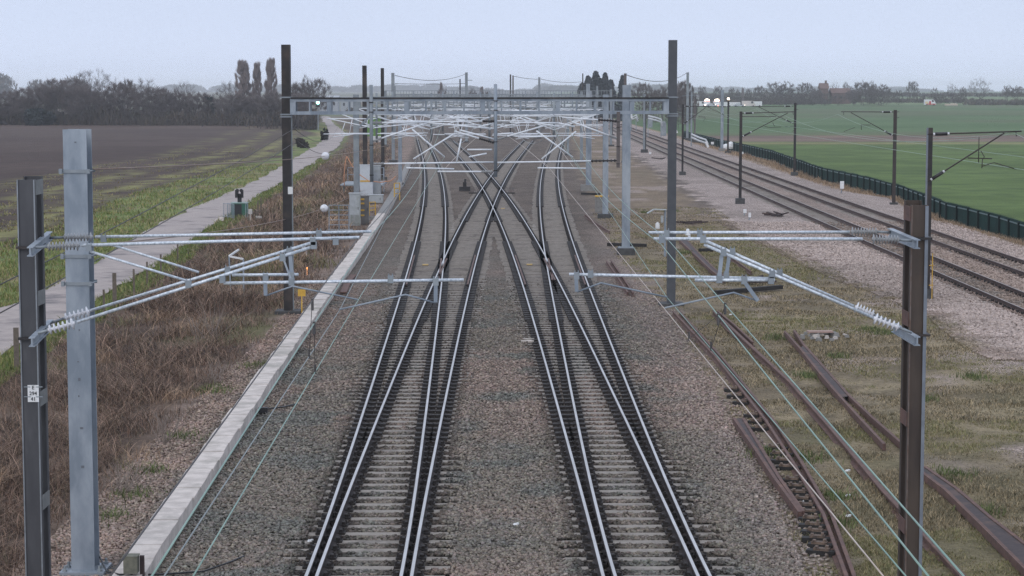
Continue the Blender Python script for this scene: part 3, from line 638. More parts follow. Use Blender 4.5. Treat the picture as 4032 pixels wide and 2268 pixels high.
twin(M1, [dict(T=[(375, 933), (1463, 912)], TI=[(250, 935), (364, 933)], TL=(196, 937), S=[(353, 1224), (1240, 952)], SI=[(253, 1253), (353, 1226)], SL=(190, 1275), R=[(914, 1083), (1175, 1081)],
               links=[((1142, 992), (1148, 1083))], drop=[(1044, 1085), (1046, 1163)], arm=[(1046, 1165), (1152, 1127), (1409, 1180)], clamps=[(1256, 920), (408, 940), (896, 1064), (1139, 990), (1046, 1092), (1148, 1085)], braces=[((446, 966), (783, 1072))]),
          dict(T=[(320, 966), (1415, 935)], TI=[(188, 971), (312, 966)], TL=(140, 975), S=[(304, 1268), (1229, 972)], SI=[(190, 1300), (294, 1272)], SL=(150, 1312), R=[(881, 1115), (1826, 1102)],
               links=[((1115, 1016), (1148, 1108))], drop=[(1716, 1105), (1715, 1190)], arm=[(1715, 1193), (1597, 1160), (1336, 1219)], clamps=[(1232, 950), (1322, 950), (350, 975), (742, 1118), (1113, 1014), (876, 1100), (1148, 1110), (1538, 1100), (1716, 1110), (1236, 966)], braces=[((355, 990), (734, 1105))])],
     dict(up=((118, 992), (196, 928)), low=((125, 1348), (200, 1275)), bm=galv))
twin(M2, [dict(T=[(2554, 916), (3346, 914)], TI=[(3454, 913), (3351, 913)], TL=(3508, 915), S=[(2777, 948), (3362, 1206)], SI=[(3440, 1239), (3367, 1208)], SL=(3500, 1266), R=[(2241, 1080), (3040, 1097)],
               links=[((2871, 1008), (2859, 1092))], drop=[(2268, 1082), (2271, 1148)], arm=[(2271, 1150), (2366, 1114), (2627, 1170)], clamps=[(2755, 920), (2625, 920), (2884, 992), (3070, 1076), (2325, 1080), (2270, 1086), (2860, 1088)]),
          dict(T=[(2574, 940), (3396, 941)], TI=[(3540, 944), (3434, 942)], TL=(3590, 948), S=[(2772, 963), (3440, 1251)], SI=[(3540, 1290), (3440, 1252)], SL=(3590, 1310), R=[(2736, 1103), (3051, 1103)],
               links=[((2842, 1004), (2831, 1098))], drop=[(2930, 1108), (2984, 1184)], arm=[(2984, 1185), (2889, 1152), (2617, 1213)], clamps=[(2768, 942), (2606, 942), (2848, 994), (3040, 1080), (2930, 1104), (2832, 1100), (3036, 1104)])],
     dict(up=((3612, 962), (3505, 916)), low=((3612, 1344), (3520, 1290)), bm=galv))
mb = MB(); g = PD(2708, 905, 28.9); mb.box((g.x, g.y, g.z-.03), (.05, .06, .09), .4, taper=.5); mb.box((g.x+.02, g.y, g.z-.10), (.03, .03, .10), .2); tag(mb.build('plastic_strip', whitep), 'scrap of white plastic tied round the right upper tube', 'plastic scrap')
# bands round the masts
for r_, yy in ((M1, 972), (M1, 1328)):
    mb = MB(); z_ = PD(110, yy, 28).z; x_ = r_.location.x; mb.box((x_, 28.13, z_), (.27, .62, .035)); mb.build('mast_band', darks, r_)
for yy in (936, 1315):
    mb = MB(); z_ = PD(3600, yy, 28).z; mb.box((M2.location.x+.02, 28.15, z_), (.29, .66, .03)); mb.build('mast_band', darks, M2)
# ---- grey H mast beside it
b3 = PD(325, 1500, 33.2); x3 = (PD(249, 700, 33).x+PD(340, 700, 33).x)/2
z3 = PD(290, 510, 33).z
M3 = thing('column_mast', 'thick pale grey column mast at the left, standing on a bolted base plate', 'catenary mast', (x3, 33.25, 0), 'masts nearest the bridge')
mb = MB(); mb.hcol(x3, 33.25, 0.05, z3, .375, .42, .03); mb.build('column', galv, M3)
mb = MB(); mb.box((x3, 33.25, .03), (.72, .72, .05)); pb_ = mb.build('base_plate', galv, M3)
for sx in (-1, 1):
    for sy in (-1, 0, 1): mb = MB(); mb.tube([(x3+sx*.28, 33.25+sy*.28, .05), (x3+sx*.28, 33.25+sy*.28, .15)], .022, 6); mb.tube([(x3+sx*.28, 33.25+sy*.28, .055), (x3+sx*.28, 33.25+sy*.28, .09)], .04, 6); mb.build('anchor_bolt', galv2, M3)
mb = MB(); mb.box((x3, 33.25, -.28), (1.0, 1.0, .56)); mb.build('footing', concd, M3)
for py_, w_, h_ in ((1494, .035, .05), (1560, .02, .03), (1686, .05, .035), (1838, .05, .04), (1424, .03, .02), (1300, .02, .03), (560, .03, .02)):
    q = PD(303, py_, 33.03); mb = MB(); mb.box((x3+random.uniform(-.03, .03), 33.037, q.z), (w_, .008, h_)); mb.build('weld_mark', mat('grimy_weld', (.17, .18, .2), (.12, .13, .15), 20, .7), M3)
for yy, fr in ((675, 1), (1010, 0), (1118, 0)):
    zz = PD(290, yy, 33.0).z; mb = MB()
    mb.box((x3, 33.03, zz), (.46 if fr else .42, .02, .055)); mb.box((x3, 33.47, zz), (.46, .02, .055))
    for s in (-1, 1): mb.tube([(x3+s*.215, 33.02, zz), (x3+s*.215, 33.49, zz)], .016, 6)
    mb.box((x3+.215, 33.0, zz), (.05, .05, .07)); mb.box((x3-.225, 33.0, zz), (.05, .06, .08))
    mb.build('collar', galv2, M3)
# ---- contact and catenary wires near the bridge
def overhead(label, cat_pts, con_pts, m1, m2, drops=(), r1=.0062, r2=.0056, grp='overhead lines near the bridge'):
    r = thing('overhead_line', label, 'overhead wire', tuple((con_pts or cat_pts)[0]), grp)
    if cat_pts: mb = poly(cat_pts, r1); mb.build('catenary_wire', m1, r, True)
    if con_pts: mb = poly(con_pts, r2); mb.build('contact_wire', m2, r, True)
    for a, b in drops:
        mb = MB(); mb.tube([a, b], .0035, 4); mb.tube([a-Vector((0, 0, .10)), a+Vector((0, 0, .02))], .014, 6); mb.tube([b-Vector((0, 0, .02)), b+Vector((0, 0, .08))], .012, 6); mb.build('dropper', darkw, r)
    return r
def at_px(pts, py):
    """place on a wire that shows at pixel row py"""
    best = None
    for a, b in zip(pts[:-1], pts[1:]):
        for i in range(9):
            p = a+(b-a)*(i/8); d = p-Vector((0, 0, CAMZ)); zc = d.y*ct-d.z*st; v = CY-F*(d.y*st+d.z*ct)/zc
            if best is None or abs(v-py) < best[0]: best = (abs(v-py), p)
    return best[1]
DP = 74.5
Wa = through(sag(PD(598, 2268, 10.3), PD(1463, 922, D1), 0), sag(PD(1463, 922, D1), PD(1735, 505, DP), .35))
Wc = through(sag(PD(761, 2268, 12.3), PD(1409, 1184, D1), 0), sag(PD(1409, 1184, D1), PD(1750, 618, DP), 0))
overhead('green copper pair of wires over the left turnout, nearest its rails', Wa, Wc, copg, copg, [(at_px(Wa, 1272), at_px(Wc, 1465))])
Wd = through(sag(PD(435, 2268, 10.0), PD(1408, 940, D2), 0), sag(PD(1408, 940, D2), PD(1700, 490, DP), .4))
Wb = through(sag(PD(647, 2268, 12.2), PD(1337, 1222, D2), 0), sag(PD(1337, 1222, D2), PD(1640, 625, DP), 0))
overhead('grey stranded wire above the white trough with its contact wire alongside', Wd, Wb, darkw, greyw, [(at_px(Wd, 1185), at_px(Wb, 1405))])
VB = through(sag(PD(3795, 2268, 10.2), PD(2625, 938, D1), 0), sag(PD(2625, 938, D1), PD(2236, 500, DP), .35))
G1 = through(sag(PD(3567, 2268, 12.3), PD(2627, 1172, D1), 0), sag(PD(2627, 1172, D1), PD(2255, 618, DP), 0))
overhead('green copper pair of wires crossing in front of the rusty mast', VB, G1, copg, copg, [(at_px(VB, 1200), at_px(G1, 1375))])
VA = through(sag(PD(3656, 2268, 10.2), PD(2603, 962, D2), 0), sag(PD(2603, 962, D2), PD(2180, 500, DP), .35))
CRM = through(sag(PD(3478, 2268, 12.3), PD(2618, 1218, D2), 0), sag(PD(2618, 1218, D2), PD(2133, 626, DP), 0))
overhead('green wire over the rusty rails paired with a cream-coloured contact wire', VA, CRM, copg, copb, [(at_px(VA, 1240), at_px(CRM, 1335))])
# ---- generic H posts and footings
def post(label, px, pyb, pyt, w, m, d=None, foot=concd, footw=.75, ftop=.18, grp=None, name='mast', zt_=None, D=None, plate_=False):
    p = P(px, pyb, 0) if D is None else PD(px, pyb, D); Y = p.y; zt2 = zt_ if zt_ is not None else PD(px, pyt, Y).z
    r = thing(name, label, 'catenary mast', (p.x, Y, 0), grp); mb = MB(); mb.hcol(p.x, Y, 0, zt2, w, d or w*1.05, max(.012, w*.06)); mb.build('post', m, r)
    if foot: mb = MB(); mb.box((p.x, Y, ftop/2-.15), (footw, footw, ftop+.3)); mb.build('footing', foot, r)
    if plate_:
        mb = MB(); mb.box((p.x, Y, ftop+.02), (footw*.85, footw*.85, .04)); mb.build('base_plate', galv2, r)
    return r, p.x, Y, zt2
# ---- gantry in full
def vier(mb, xa, xb, y, z0, z1, nv, ch=.085, dpt=.5, mi=0, yb=None):
    for yy in (y-dpt/2, y+dpt/2):
        mb.beam((xa, yy, z1-ch/2), (xb, yy, z1-ch/2), ch, ch, mi); mb.beam((xa, yy, z0+ch/2), (xb, yy, z0+ch/2), ch, ch, mi)
        for i in range(nv+1):
            X = xa+(xb-xa)*(i/nv); X = min(max(X, min(xa, xb)+.05), max(xa, xb)-.05); mb.box((X, yy, (z0+z1)/2), (.055 if i % 2 else .10, .05, z1-z0-2*ch))
    for i in range(nv*2):
        X = xa+(xb-xa)*((i+.5)/(nv*2)); mb.box((X, y, z1-.02), (.05, dpt-ch, .02)); mb.box((X, y, z0+.02), (.05, dpt-ch, .02))
GA = thing('gantry', 'nearest gantry, dark left and slate right legs, grey beam with lamp-green signal behind', 'gantry', (-1, DP, 0), 'gantries over the tracks')
xl, xr = PD(1131, 700, 73.2).x, PD(2648, 700, 75.5).x; yl, yr = 73.2, 75.8
for (x_, y_, m_, pyt, px_, lab) in ((xl, yl, darks, 176, 1131, 'black left leg'), (xr, yr, midst, 158, 2645, 'slate grey right leg')):
    zt2 = PD(px_, pyt, y_).z; mb = MB()
    mb.box((x_, y_-.17, zt2/2), (.30, .014, zt2)); mb.box((x_, y_+.17, zt2/2), (.30, .014, zt2))
    for s in (-1, 1): mb.box((x_+s*.135, y_, zt2/2), (.014, .326, zt2))
    tag(mb.build('leg', m_, GA), lab); mb = MB(); mb.box((x_, y_, -.1), (.9, .9, .36)); mb.build('footing', concd, GA)
    for zz in (7.62, 7.02, 6.94):
        mb = MB()
        for s in (-1, 1): mb.box((x_, y_+s*.19, zz), (.40, .016, .05))
        mb.build('leg_band', galv2, GA)
mb = MB(); z1, z0 = 7.56, 7.03; x_a, x_b = xl+.15, xr-.15
nv = 20
for s in (-1, 1):
    def bp(X, z, s=s): t = (X-xl)/(xr-xl); return (X, yl+(yr-yl)*t+s*.27, z)
    mb.beam(bp(x_a, z1-.045), bp(x_b, z1-.045), .075, .09); mb.beam(bp(x_a, z0+.04), bp(x_b, z0+.04), .10, .115)
    for i in range(nv+1):
        X = x_a+(x_b-x_a)*i/nv; X = min(max(X, x_a+.1), x_b-.1); w = (.20 if i in (0, nv) else .16 if i % 4 == 2 else .045 if i % 2 else .08)
        mb.beam(bp(X, z0+.08), bp(X, z1-.09), w, .05)
for i in range(nv):
    X = x_a+(x_b-x_a)*(i+.5)/nv; a, b = bp(X, z0+.03, -1), bp(X, z0+.03, 1); mb.beam(Vector(a), Vector(b), .07, .012)
mb.build('beam', galv, GA)
mb = MB(); 
for s in (-1, 1): mb.beam(bp(x_a+.02, z1+.030, s), bp(x_b-.02, z1+.030, s), .14, .055)
for i in range(2*nv):
    X = x_a+(x_b-x_a)*(i+.5)/nv/2; mb.beam(Vector(bp(X, z1+.0115, -1)), Vector(bp(X, z1+.0115, 1)), .12, .016)
tag(mb.build('beam_top_strip', darks, GA), 'dark strips along the top of the beam')  # dark strips and crossbars laid over the beam top
def gp(px, py, dy=-.42):
    p = PD(px, py, DP); t = (p.x-xl)/(xr-xl); return PD(px, py, yl+(yr-yl)*t+dy)
def gdrop(px, y0, y1, m, r=.062, sq=False):
    a, b = gp(px, y0), gp(px, y1); b.x = a.x; b.y = a.y
    mb = MB()
    if sq: mb.hcol(a.x, a.y, b.z, a.z, .12, .12, .014)
    else: mb.tube([a, b], r, 12)
    o = mb.build('drop_post', m, GA, not sq)
    for t in (.18, .28, .62, .93): mb = MB(); c = a+(b-a)*t; mb.tube([c-Vector((0, 0, .015)), c+Vector((0, 0, .015))], r*1.25, 12); mb.build('collar', darks, o)
gdrop(1951, 331, 697, galv); gdrop(1461, 334, 716, galv2); gdrop(2435, 440, 660, mat('brown_grey_steel', (.14, .12, .115), (.10, .085, .082), 4, .6, .1), sq=True)
def gt(a, b, r=.026, m=None, ins=None, name='cantilever_tube', dy=-.42):
    A, B = gp(*a, dy), gp(*b, dy); o = tubepart(GA, A, B, r*1.1, m or tubeb, name)
    if ins: insulator(o, A+(B-A)*ins[0], A+(B-A)*ins[1], 7, .06, ins[2] if len(ins) > 2 else insg, .03)
    return o
for a, b, k in (((1468, 645), (1943, 638), (.0, .09)), ((1958, 640), (2429, 632), (.78, 1.0, insd)), ((1468, 483), (1690, 480), (.0, .16)), ((1690, 479), (1945, 477), (.82, 1.0, insd)), ((1958, 481), (2200, 484), (0, .2)), ((2429, 477), (2214, 462), (0, .35, insd)),
                ((1468, 556), (1684, 483), (0, .16)), ((1945, 484), (1866, 505), None), ((1945, 562), (1789, 516), (0, .38, insd)), ((1945, 548), (1812, 512), None), ((1960, 548), (2148, 493), (0, .2)), ((2429, 545), (2255, 480), (0, .18)),
                ((1623, 509), (1750, 618), None), ((1792, 524), (1628, 626), None), ((2112, 515), (2255, 619), None), ((2268, 517), (2133, 626), None), ((1600, 661), (1788, 665), None), ((1723, 675), (1938, 676), (.8, 1.0)), ((2117, 661), (2306, 663), None),
                ((1840, 589), (1937, 589), None), ((1846, 618), (1916, 604), None), ((1816, 545), (1797, 640), None), ((2040, 540), (2190, 536), None), ((1684, 483), (1940, 507), None), ((1960, 528), (2020, 524), None), ((2100, 482), (2200, 499), None), ((2199, 484), (2262, 500), None)):
    gt(a, b, ins=k)
mb = MB(); c = gp(1160, 700, -.2); mb.beam(Vector((xl+.19, yl-.1, .1)), Vector((xl+.19, yl-.1, 7.0)), .035, .035); mb.build('cable_conduit', galv2, GA)
mb = MB(); c = PD(1143, 750, yl-.2); mb.box((c.x, yl-.185, c.z), (.17, .01, .26)); np_ = mb.build('number_plate', plate, GA)
mb = MB(); c = PD(1188, 1153, yl-.3); mb.box((c.x, c.y, c.z), (.27, .02, .24)); mb.box((c.x, c.y, c.z/2), (.04, .015, c.z)); mb.build('yellow_notice', yelp, GA)
mb = MB(); mb.beam(gp(1412, 503), gp(1458, 455), .05, .07); mb.build('raking_strut', galv2, GA)
# ---- gantries further off
def portal(label, D, XL, XR, zt_l, zt_r, drops, ml, mr, zb=7.45, hgt_=.55, lattice=False, arms=True, seed=0):
    rnd = random.Random(seed); r = thing('gantry', label, 'gantry', ((XL+XR)/2, D, 0), 'gantries over the tracks')
    for X, zt2, m_ in ((XL, zt_l, ml), (XR, zt_r, mr)):
        mb = MB(); mb.hcol(X, D, 0, zt2, .34, .36, .03); mb.build('leg', m_, r); mb = MB(); mb.box((X, D, .0), (.95, .95, .5)); mb.build('footing', concd, r)
    mb = MB(); nv = int((XR-XL)/.8); vier(mb, XL+.17, XR-.17, D, zb-hgt_, zb, nv, .09)
    if lattice:
        for i in range(nv*2): X = XL+(XR-XL)*(i+.5)/nv/2; mb.box((X, D-.3, zb+.35), (.05, .05, .7))
        mb.beam((XL, D-.3, zb+.72), (XR, D-.3, zb+.72), .06, .06)
    mb.build('beam', galv2, r)
    for X in drops:
        mb = MB(); mb.tube([(X, D-.35, zb+.4), (X, D-.35, 4.7)], .07, 8); mb.build('drop_post', galv2, r, True)
        if not arms: continue
        for s, sec in ((-1, 0), (1, 0), (-1, 1), (1, 1)):
            L = 2.3+rnd.random()*.7; zt2 = 6.25+rnd.random()*.25; zr = 5.15+rnd.random()*.15; y = D-.4-rnd.random()*.3-sec*2.2; zt2 += sec*rnd.uniform(-.4, .1)
            mb = MB(); mb.tube([(X, D-.35, zt2), (X+s*.1, y, zt2)], .03, 5); mb.tube([(X, y, zt2), (X+s*L, y, zt2+.02)], .036, 6); mb.tube([(X, y, zr+.35), (X+s*(L-.2), y, zt2)], .036, 6); mb.tube([(X+s*.2, y, zr), (X+s*(L+.2), y, zr)], .03, 6); mb.tube([(X+s*(L*.5), y, zr-.02), (X+s*(L*.9), y, zr-.2)], .022, 6)
            mb.tube([(X+s*L*.62, y, zt2-.25), (X+s*L*.70, y, zr)], .022, 6)
            mb.build('cantilever_frame', tubeb, r, True)
    return r
portal('second gantry from the bridge, grey legs, right foot beside the yellow-topped box', 129, PD(1404, 700, 129).x, PD(2384, 700, 129).x, 7.66, 7.66, [-8.4, -5.0, -1.4, 2.6], galv2, galv, 7.35, seed=1)
portal('third gantry from the bridge, its left leg black and much taller than the beam', 165, PD(1438, 700, 165).x, PD(2320, 700, 165).x, PD(1430, 258, 165).z, 7.9, [-9.5, -5.5, -2.5, 2.0, 4.8], darks, galv, 7.45, seed=2)
portal('fourth gantry from the bridge, tall thin legs with a drooping wire above', 232, PD(1549, 700, 232).x, PD(2289, 700, 232).x, PD(1549, 287, 232).z, 7.9, [-11, -6.5, -2.5, 1.5, 5.5], galv2, galv2, 7.6, seed=3)
portal('fifth gantry from the bridge, topped by a railed walkway', 300, PD(1600, 600, 300).x-3, PD(2405, 600, 300).x, 8.0, 8.2, [-13, -8, -3, 3.5, 8.5], galv2, galv2, 7.3, lattice=True, seed=4)
portal('farthest gantry, only its thin beam and legs showing', 390, -22, 16, 9.0, 9.0, [-17, -11, -5, 2, 8, 12], galv2, galv2, 7.3, seed=5)
# ---- single masts on the yard
post('big pale grey mast on a black footing in the grass, right of the crossing', 2464, 1000, 335, .385, galv, foot=concd, footw=.85, ftop=.30, grp='grey masts right of the crossing', plate_=True)
post('thin dark mast poking up behind the big grey mast, wire from its top', 2460, 640, 289, .30, mat('brown_grey_steel', (.1,)*3), grp=None)
post('grey mast on a stepped box footing just left of the yellow-topped one', 2314, 750, 330, .30, galv, footw=1.1, ftop=.45, grp='grey masts right of the crossing', foot=concg)
post('slim grey mast seen through the right cantilever arms', 2289, 636, 400, .26, galv2, grp='grey masts right of the crossing')
post('slim grey mast between two cantilever drops, right of centre', 2236, 610, 420, .3, galv2, grp='grey masts right of the crossing')
post('rusty black mast with a boxed head, rising beside the grey cabinets', 1508, 705, 268, .29, darks, grp='dark masts left of the tracks')
post('grey mast with a white sign, left of the tracks past the cabinets', 1576, 728, 452, .30, galv, grp='grey masts left of the tracks')
r, X, Y, zt2 = post('tall grey mast right of the drooping wire, three stub arms', 1837, 560, 285, .42, galv2, grp='far masts above the beam')
for pz in (316, 329, 350):
    mb = MB(); z_ = PD(1837, pz, Y).z; s = 1 if pz == 316 else -1; mb.beam((X, Y, z_), (X+s*.95, Y, z_), .09, .09); mb.build('stub_arm', galv2, r)
post('short dark mast left of the tall stub-armed one', 1812, 560, 311, .2, darks, grp='far masts above the beam')
for px_, pt in ((2010, 293), (2020, 297)): post('dark mast above the beam, left of a close twin pair right of centre' if px_ == 2010 else 'brown mast above the beam, right of a close twin pair right of centre', px_, 540, pt, .26, darks if px_ == 2010 else mat('brown_grey_steel', (.1,)*3), grp='far masts above the beam')
post('grey-brown mast above the beam with wires to both sides', 2123, 545, 304, .36, galv2, grp='far masts above the beam')
post('thin dark mast with a small head, left of the dark fir trees', 2294, 520, 289, .22, darks, grp='far masts above the beam')
D235 = 235
def wire(label, pts, r, m, grp=None, cat='wire', name='wire'):
    mb = poly(pts, r); o = mb.build(name, m, None, True); return tag(o, label, cat, grp)
a, b = PD(1556, 297, 232), PD(1832, 292, P(1837, 560).y)
wire('drooping upper wire between two tall masts left of centre', sag(a, b, .75), .035, darkw, 'wires between tall masts')
wire('level lower wire between two tall masts left of centre', sag(PD(1556, 329, 232), PD(1808, 330, 300), .05), .03, darkw, 'wires between tall masts')
wire('drooping wire between masts right of centre', sag(PD(2023, 300, 330), PD(2118, 312, 330), .1), .035, darkw, 'wires between tall masts')
wire('wire leaving the grey-brown mast toward the fir trees', sag(PD(2128, 311, 330), PD(2290, 322, 380), .3), .035, darkw, 'wires between tall masts')
wire('drooping wire from the big grey mast to the tall mast by the bushes', sag(PD(2464, 294, 220), PD(2703, 288, 340), 1.0), .04, darkw, 'wires between tall masts')
# overhead lines along the far tracks
for f, nm in ((fA, 'the track curving left'), (fB, 'the crossing track that bears right'), (fC, 'the crossing track that bears left'), (fD, 'the track curving right')):
    con, ct_ = [], []
    for a, b in ((75, 129), (129, 165), (165, 232), (232, 300), (300, 390)):
        ys = np.linspace(a, b, 13)[:-1]
        for y_ in ys: t = (y_-a)/(b-a); con.append(Vector((float(f(y_)), y_, 5.05))); ct_.append(Vector((float(f(y_)), y_, 6.3-.9*4*t*(1-t))))
    overhead('far overhead line above '+nm, ct_, con, greyw, copb, [], .011, .010, 'far overhead lines')
# ---- running-line masts and cantilevers on the right
def dcant(r, D, top, diag, reg=None, arms=(), tm=None, ins=.02, ir=.05):
    g = lambda p: PD(p[0], p[1], D); tm = tm or mat('dark_brown_tube', (.055, .042, .038), (.04, .03, .028), 5, .6, .1); k = .03
    a, b = g(top[0]), g(top[1]); o = tubepart(r, a, b, k, tm, 'top_tube', 6); tubepart(o, a+(b-a)*ins*4, a+(b-a)*(ins*4+.13), ir*1.35, insd, 'insulator', 8)
    for q in (ins*4-.02, ins*4+.13): tubepart(o, a+(b-a)*q, a+(b-a)*(q+.022), ir, insw, 'insulator_cap', 8)
    a, b = g(diag[0]), g(diag[1]); o = tubepart(r, a, b, k, tm, 'stay_tube', 6); tubepart(o, a+(b-a)*.06, a+(b-a)*.2, ir*1.35, insd, 'insulator', 8)
    for q in (.04, .2): tubepart(o, a+(b-a)*q, a+(b-a)*(q+.022), ir, insw, 'insulator_cap', 8)
    if reg: tubepart(r, g(reg[0]), g(reg[1]), k*.8, tm, 'registration_tube', 6)
    for pts in arms: tubepart(r, [g(p) for p in pts], None, k*.6, tm, 'steady_arm', 6)
grpR = 'masts along the running lines'
r, X, Y, z_ = post('nearest running-line mast, pale strip down one edge, behind the rusty mast', 3648, 1178, 503, .20, darks, footw=.42, ftop=.40, grp=grpR)
mb = MB(); mb.box((X-.105, Y-.11, z_/2+.2), (.07, .02, z_-.4)); mb.build('pale_edge_strip', MATS['pale_blue_grey_strip'], r)
dcant(r, Y-.1, [(3652, 529), (4022, 517)], [(3652, 716), (3954, 524)], [(3810, 622), (3906, 625)], [[(3855, 540), (3853, 640)], [(3862, 594), (3876, 617), (3868, 630), (3866, 662)], [(3866, 655), (3914, 640), (4000, 666)], [(4000, 518), (4002, 537)]])
mb = MB(); q = Vector((X+.16, Y-.2, 0)); mb.beam(q, q+Vector((0, 0, 1.75)), .03, .03); mb.beam(q+Vector((-.12, 0, .55)), q+Vector((.05, 0, .55)), .03, .03); mb.beam(q+Vector((-.12, 0, 1.3)), q+Vector((.05, 0, 1.3)), .03, .03); mb.build('yellow_frame', yelp, r)
r, X, Y, z_ = post('dark running-line mast on a black block, cantilever reaching right', 2914, 800, 439, .185, darks, footw=.62, ftop=.35, grp=grpR)
dcant(r, Y-.1, [(2918, 446), (3127, 440)], [(2918, 540), (3102, 445)], [(2918, 459), (3056, 459)], [[(3010, 497), (3030, 502), (3075, 500)], [(3042, 482), (3050, 498)], [(3122, 441), (3124, 452)]])
r, X, Y, z_ = post('dark running-line mast near the fence, cantilever reaching left over the tracks', 3128, 690, 405, .20, darks, footw=.62, ftop=.3, grp=grpR)
dcant(r, Y-.1, [(3125, 418), (2970, 420)], [(3125, 487), (2985, 420)], None, [[(3125, 498), (3092, 498)], [(3125, 412), (3144, 412)], [(3125, 431), (3144, 431)], [(3120, 518), (3130, 508)]])
r, X, Y, z_ = post('dark running-line mast in front of the green field, just right of centre of the fence', 3519, 803, 433, .21, mat('dark_brown_tube', (.05,)*3), footw=.5, ftop=.1, grp=grpR)
dcant(r, Y-.1, [(3522, 441), (3312, 440)], [(3520, 536), (3350, 443)], [(3392, 492), (3428, 492)], [[(3391, 487), (3392, 511)], [(3322, 518), (3366, 502)], [(3322, 441), (3322, 452)], [(3530, 441), (3541, 440)], [(3530, 464), (3541, 463)]])
r, X, Y, z_ = post('black running-line mast on a block left of the pale track bend', 2687, 688, 411, .17, darks, footw=.6, ftop=.3, grp=grpR)
dcant(r, Y-.1, [(2689, 418), (2800, 420)], [(2689, 490), (2778, 424)], None, [[(2750, 460), (2776, 462), (2770, 478)]])
r, X, Y, z_ = post('black-and-grey running-line mast on a dark block behind the big grey mast', 2537, 600, 372, .34, galv2, footw=.9, ftop=.4, grp=grpR)
mb = MB(); mb.box((X+.15, Y-.22, z_/2), (.12, .06, z_-.3)); mb.build('dark_edge', darks, r)
dcant(r, Y-.1, [(2540, 405), (2680, 410)], [(2540, 450), (2650, 410)])
post('thin dark mast behind the X of tubes, beside the far running line', 2411, 532, 314, .2, darks, grp=grpR)
r, X, Y, z_ = post('thin dark mast with a lit lamp on top, beside the grey pole with rungs', 2866, 601, 391, .21, darks, grp=grpR)
mb = MB(); mb.box((X, Y-.1, z_+.06), (.26, .22, .2)); mb.build('lamp', lampw, r)
dcant(r, Y-.1, [(2866, 420), (2770, 421)], [(2857, 455), (2780, 418)], None, [[(2785, 434), (2815, 434)], [(2750, 458), (2775, 460), (2780, 470)]])
r, X, Y, z_ = post('pale grey pole with rungs near its top, beside white sacks', 2842, 594, 354, .36, galv, grp=grpR, footw=.8, ftop=.35, foot=concg)
for i in range(6): mb = MB(); z2 = PD(2842, 374+i*7, Y).z; mb.box((X, Y-.2, z2), (.5, .06, .07)); mb.build('rung', galv2, r)
r, X, Y, z_ = post('tall grey mast with a cross arm, by the bushes where the fence begins', 2706, 548, 285, .40, galv2, grp=grpR)
mb = MB(); z2 = PD(2706, 378, Y).z; mb.beam((X-.9, Y, z2), (X+1.7, Y, z2+.2), .1, .1); mb.build('cross_arm', galv2, r)
post('slim grey mast just right of the cross-armed one', 2722, 550, 360, .26, galv2, grp=grpR); post('brown mast just right of the cross-armed one, topmost third pale', 2735, 560, 392, .24, mat('brown_grey_steel', (.1,)*3), grp=grpR)
for f, ms, nm in ((fE, (40, 77.7, 149, 201, 276, 350, 450), 'the nearer running line'), (fF, (60, 90, 146, 198, 270, 350, 450), 'the running line by the fence')):
    con, ct_ = [], []
    for a, b in zip(ms[:-1], ms[1:]):
        for y_ in np.linspace(a, b, 13)[:-1]: t = (y_-a)/(b-a); con.append(Vector((float(f(y_)), y_, 4.95))); ct_.append(Vector((float(f(y_)), y_, 6.25-.95*4*t*(1-t))))
    overhead('overhead line above '+nm, ct_, con, mat('pale_green_wire', (.30, .40, .30), (.26, .34, .27), 2, .5, .1), MATS['pale_green_wire'], [], .011, .011, 'running-line overhead lines')
# ---- span wires with white balls on the left
def ballwire(label, a, b, pxb, s, blabel):
    pts = sag(a, b, s, 40); wire(label, pts, .011, brownw, 'brown span wires on the left', 'cable', 'span_cable')
    best = min(pts, key=lambda p: abs(CX+F*p.x/((p.y)*ct-(p.z-CAMZ)*st)-pxb)); d = (pts[21]-pts[20]).normalized()
    mb = MB(); R = .13*best.y/70
    pr = [(-1.3, .1), (-1.25, .55), (-.9, .95), (-.5, 1.0), (-.12, .88), (0, .8), (.12, .9), (.5, 1.05), (.9, .9), (1.2, .45), (1.25, .1)]
    mb.tube([best+d*(t*R*1.0) for t, _ in pr], [R*k for _, k in pr], 14); tag(mb.build('strain_insulator', insw, None, True), blabel, 'insulator', 'white insulators on span wires')
ballwire('brown span wire from the column mast past the black gantry leg, upper one', PD(368, 666, 33.3), PD(1575, 556, 172), 1276, .35, 'white ball insulator on the upper brown wire, against the lane')
ballwire('brown span wire ending at the grey cabinet, lower one', PD(366, 965, 33.3), PD(1372, 779, 120), 1278, .35, 'white ball insulator on the lower brown wire, against the brown scrub')
wire('orange cable looping down from the span wire to the cabinets', [PD(*p, 138) for p in ((1366, 616), (1385, 650), (1412, 685), (1452, 712), (1500, 718), (1540, 712), (1558, 694))], .03, orangew, 'orange cables', 'cable', 'cable')
wire('orange cable hanging straight down the scrub from the span wire', [PD(*p, 138) for p in ((1364, 616), (1358, 650), (1354, 700), (1356, 732))], .03, orangew, 'orange cables', 'cable', 'cable')
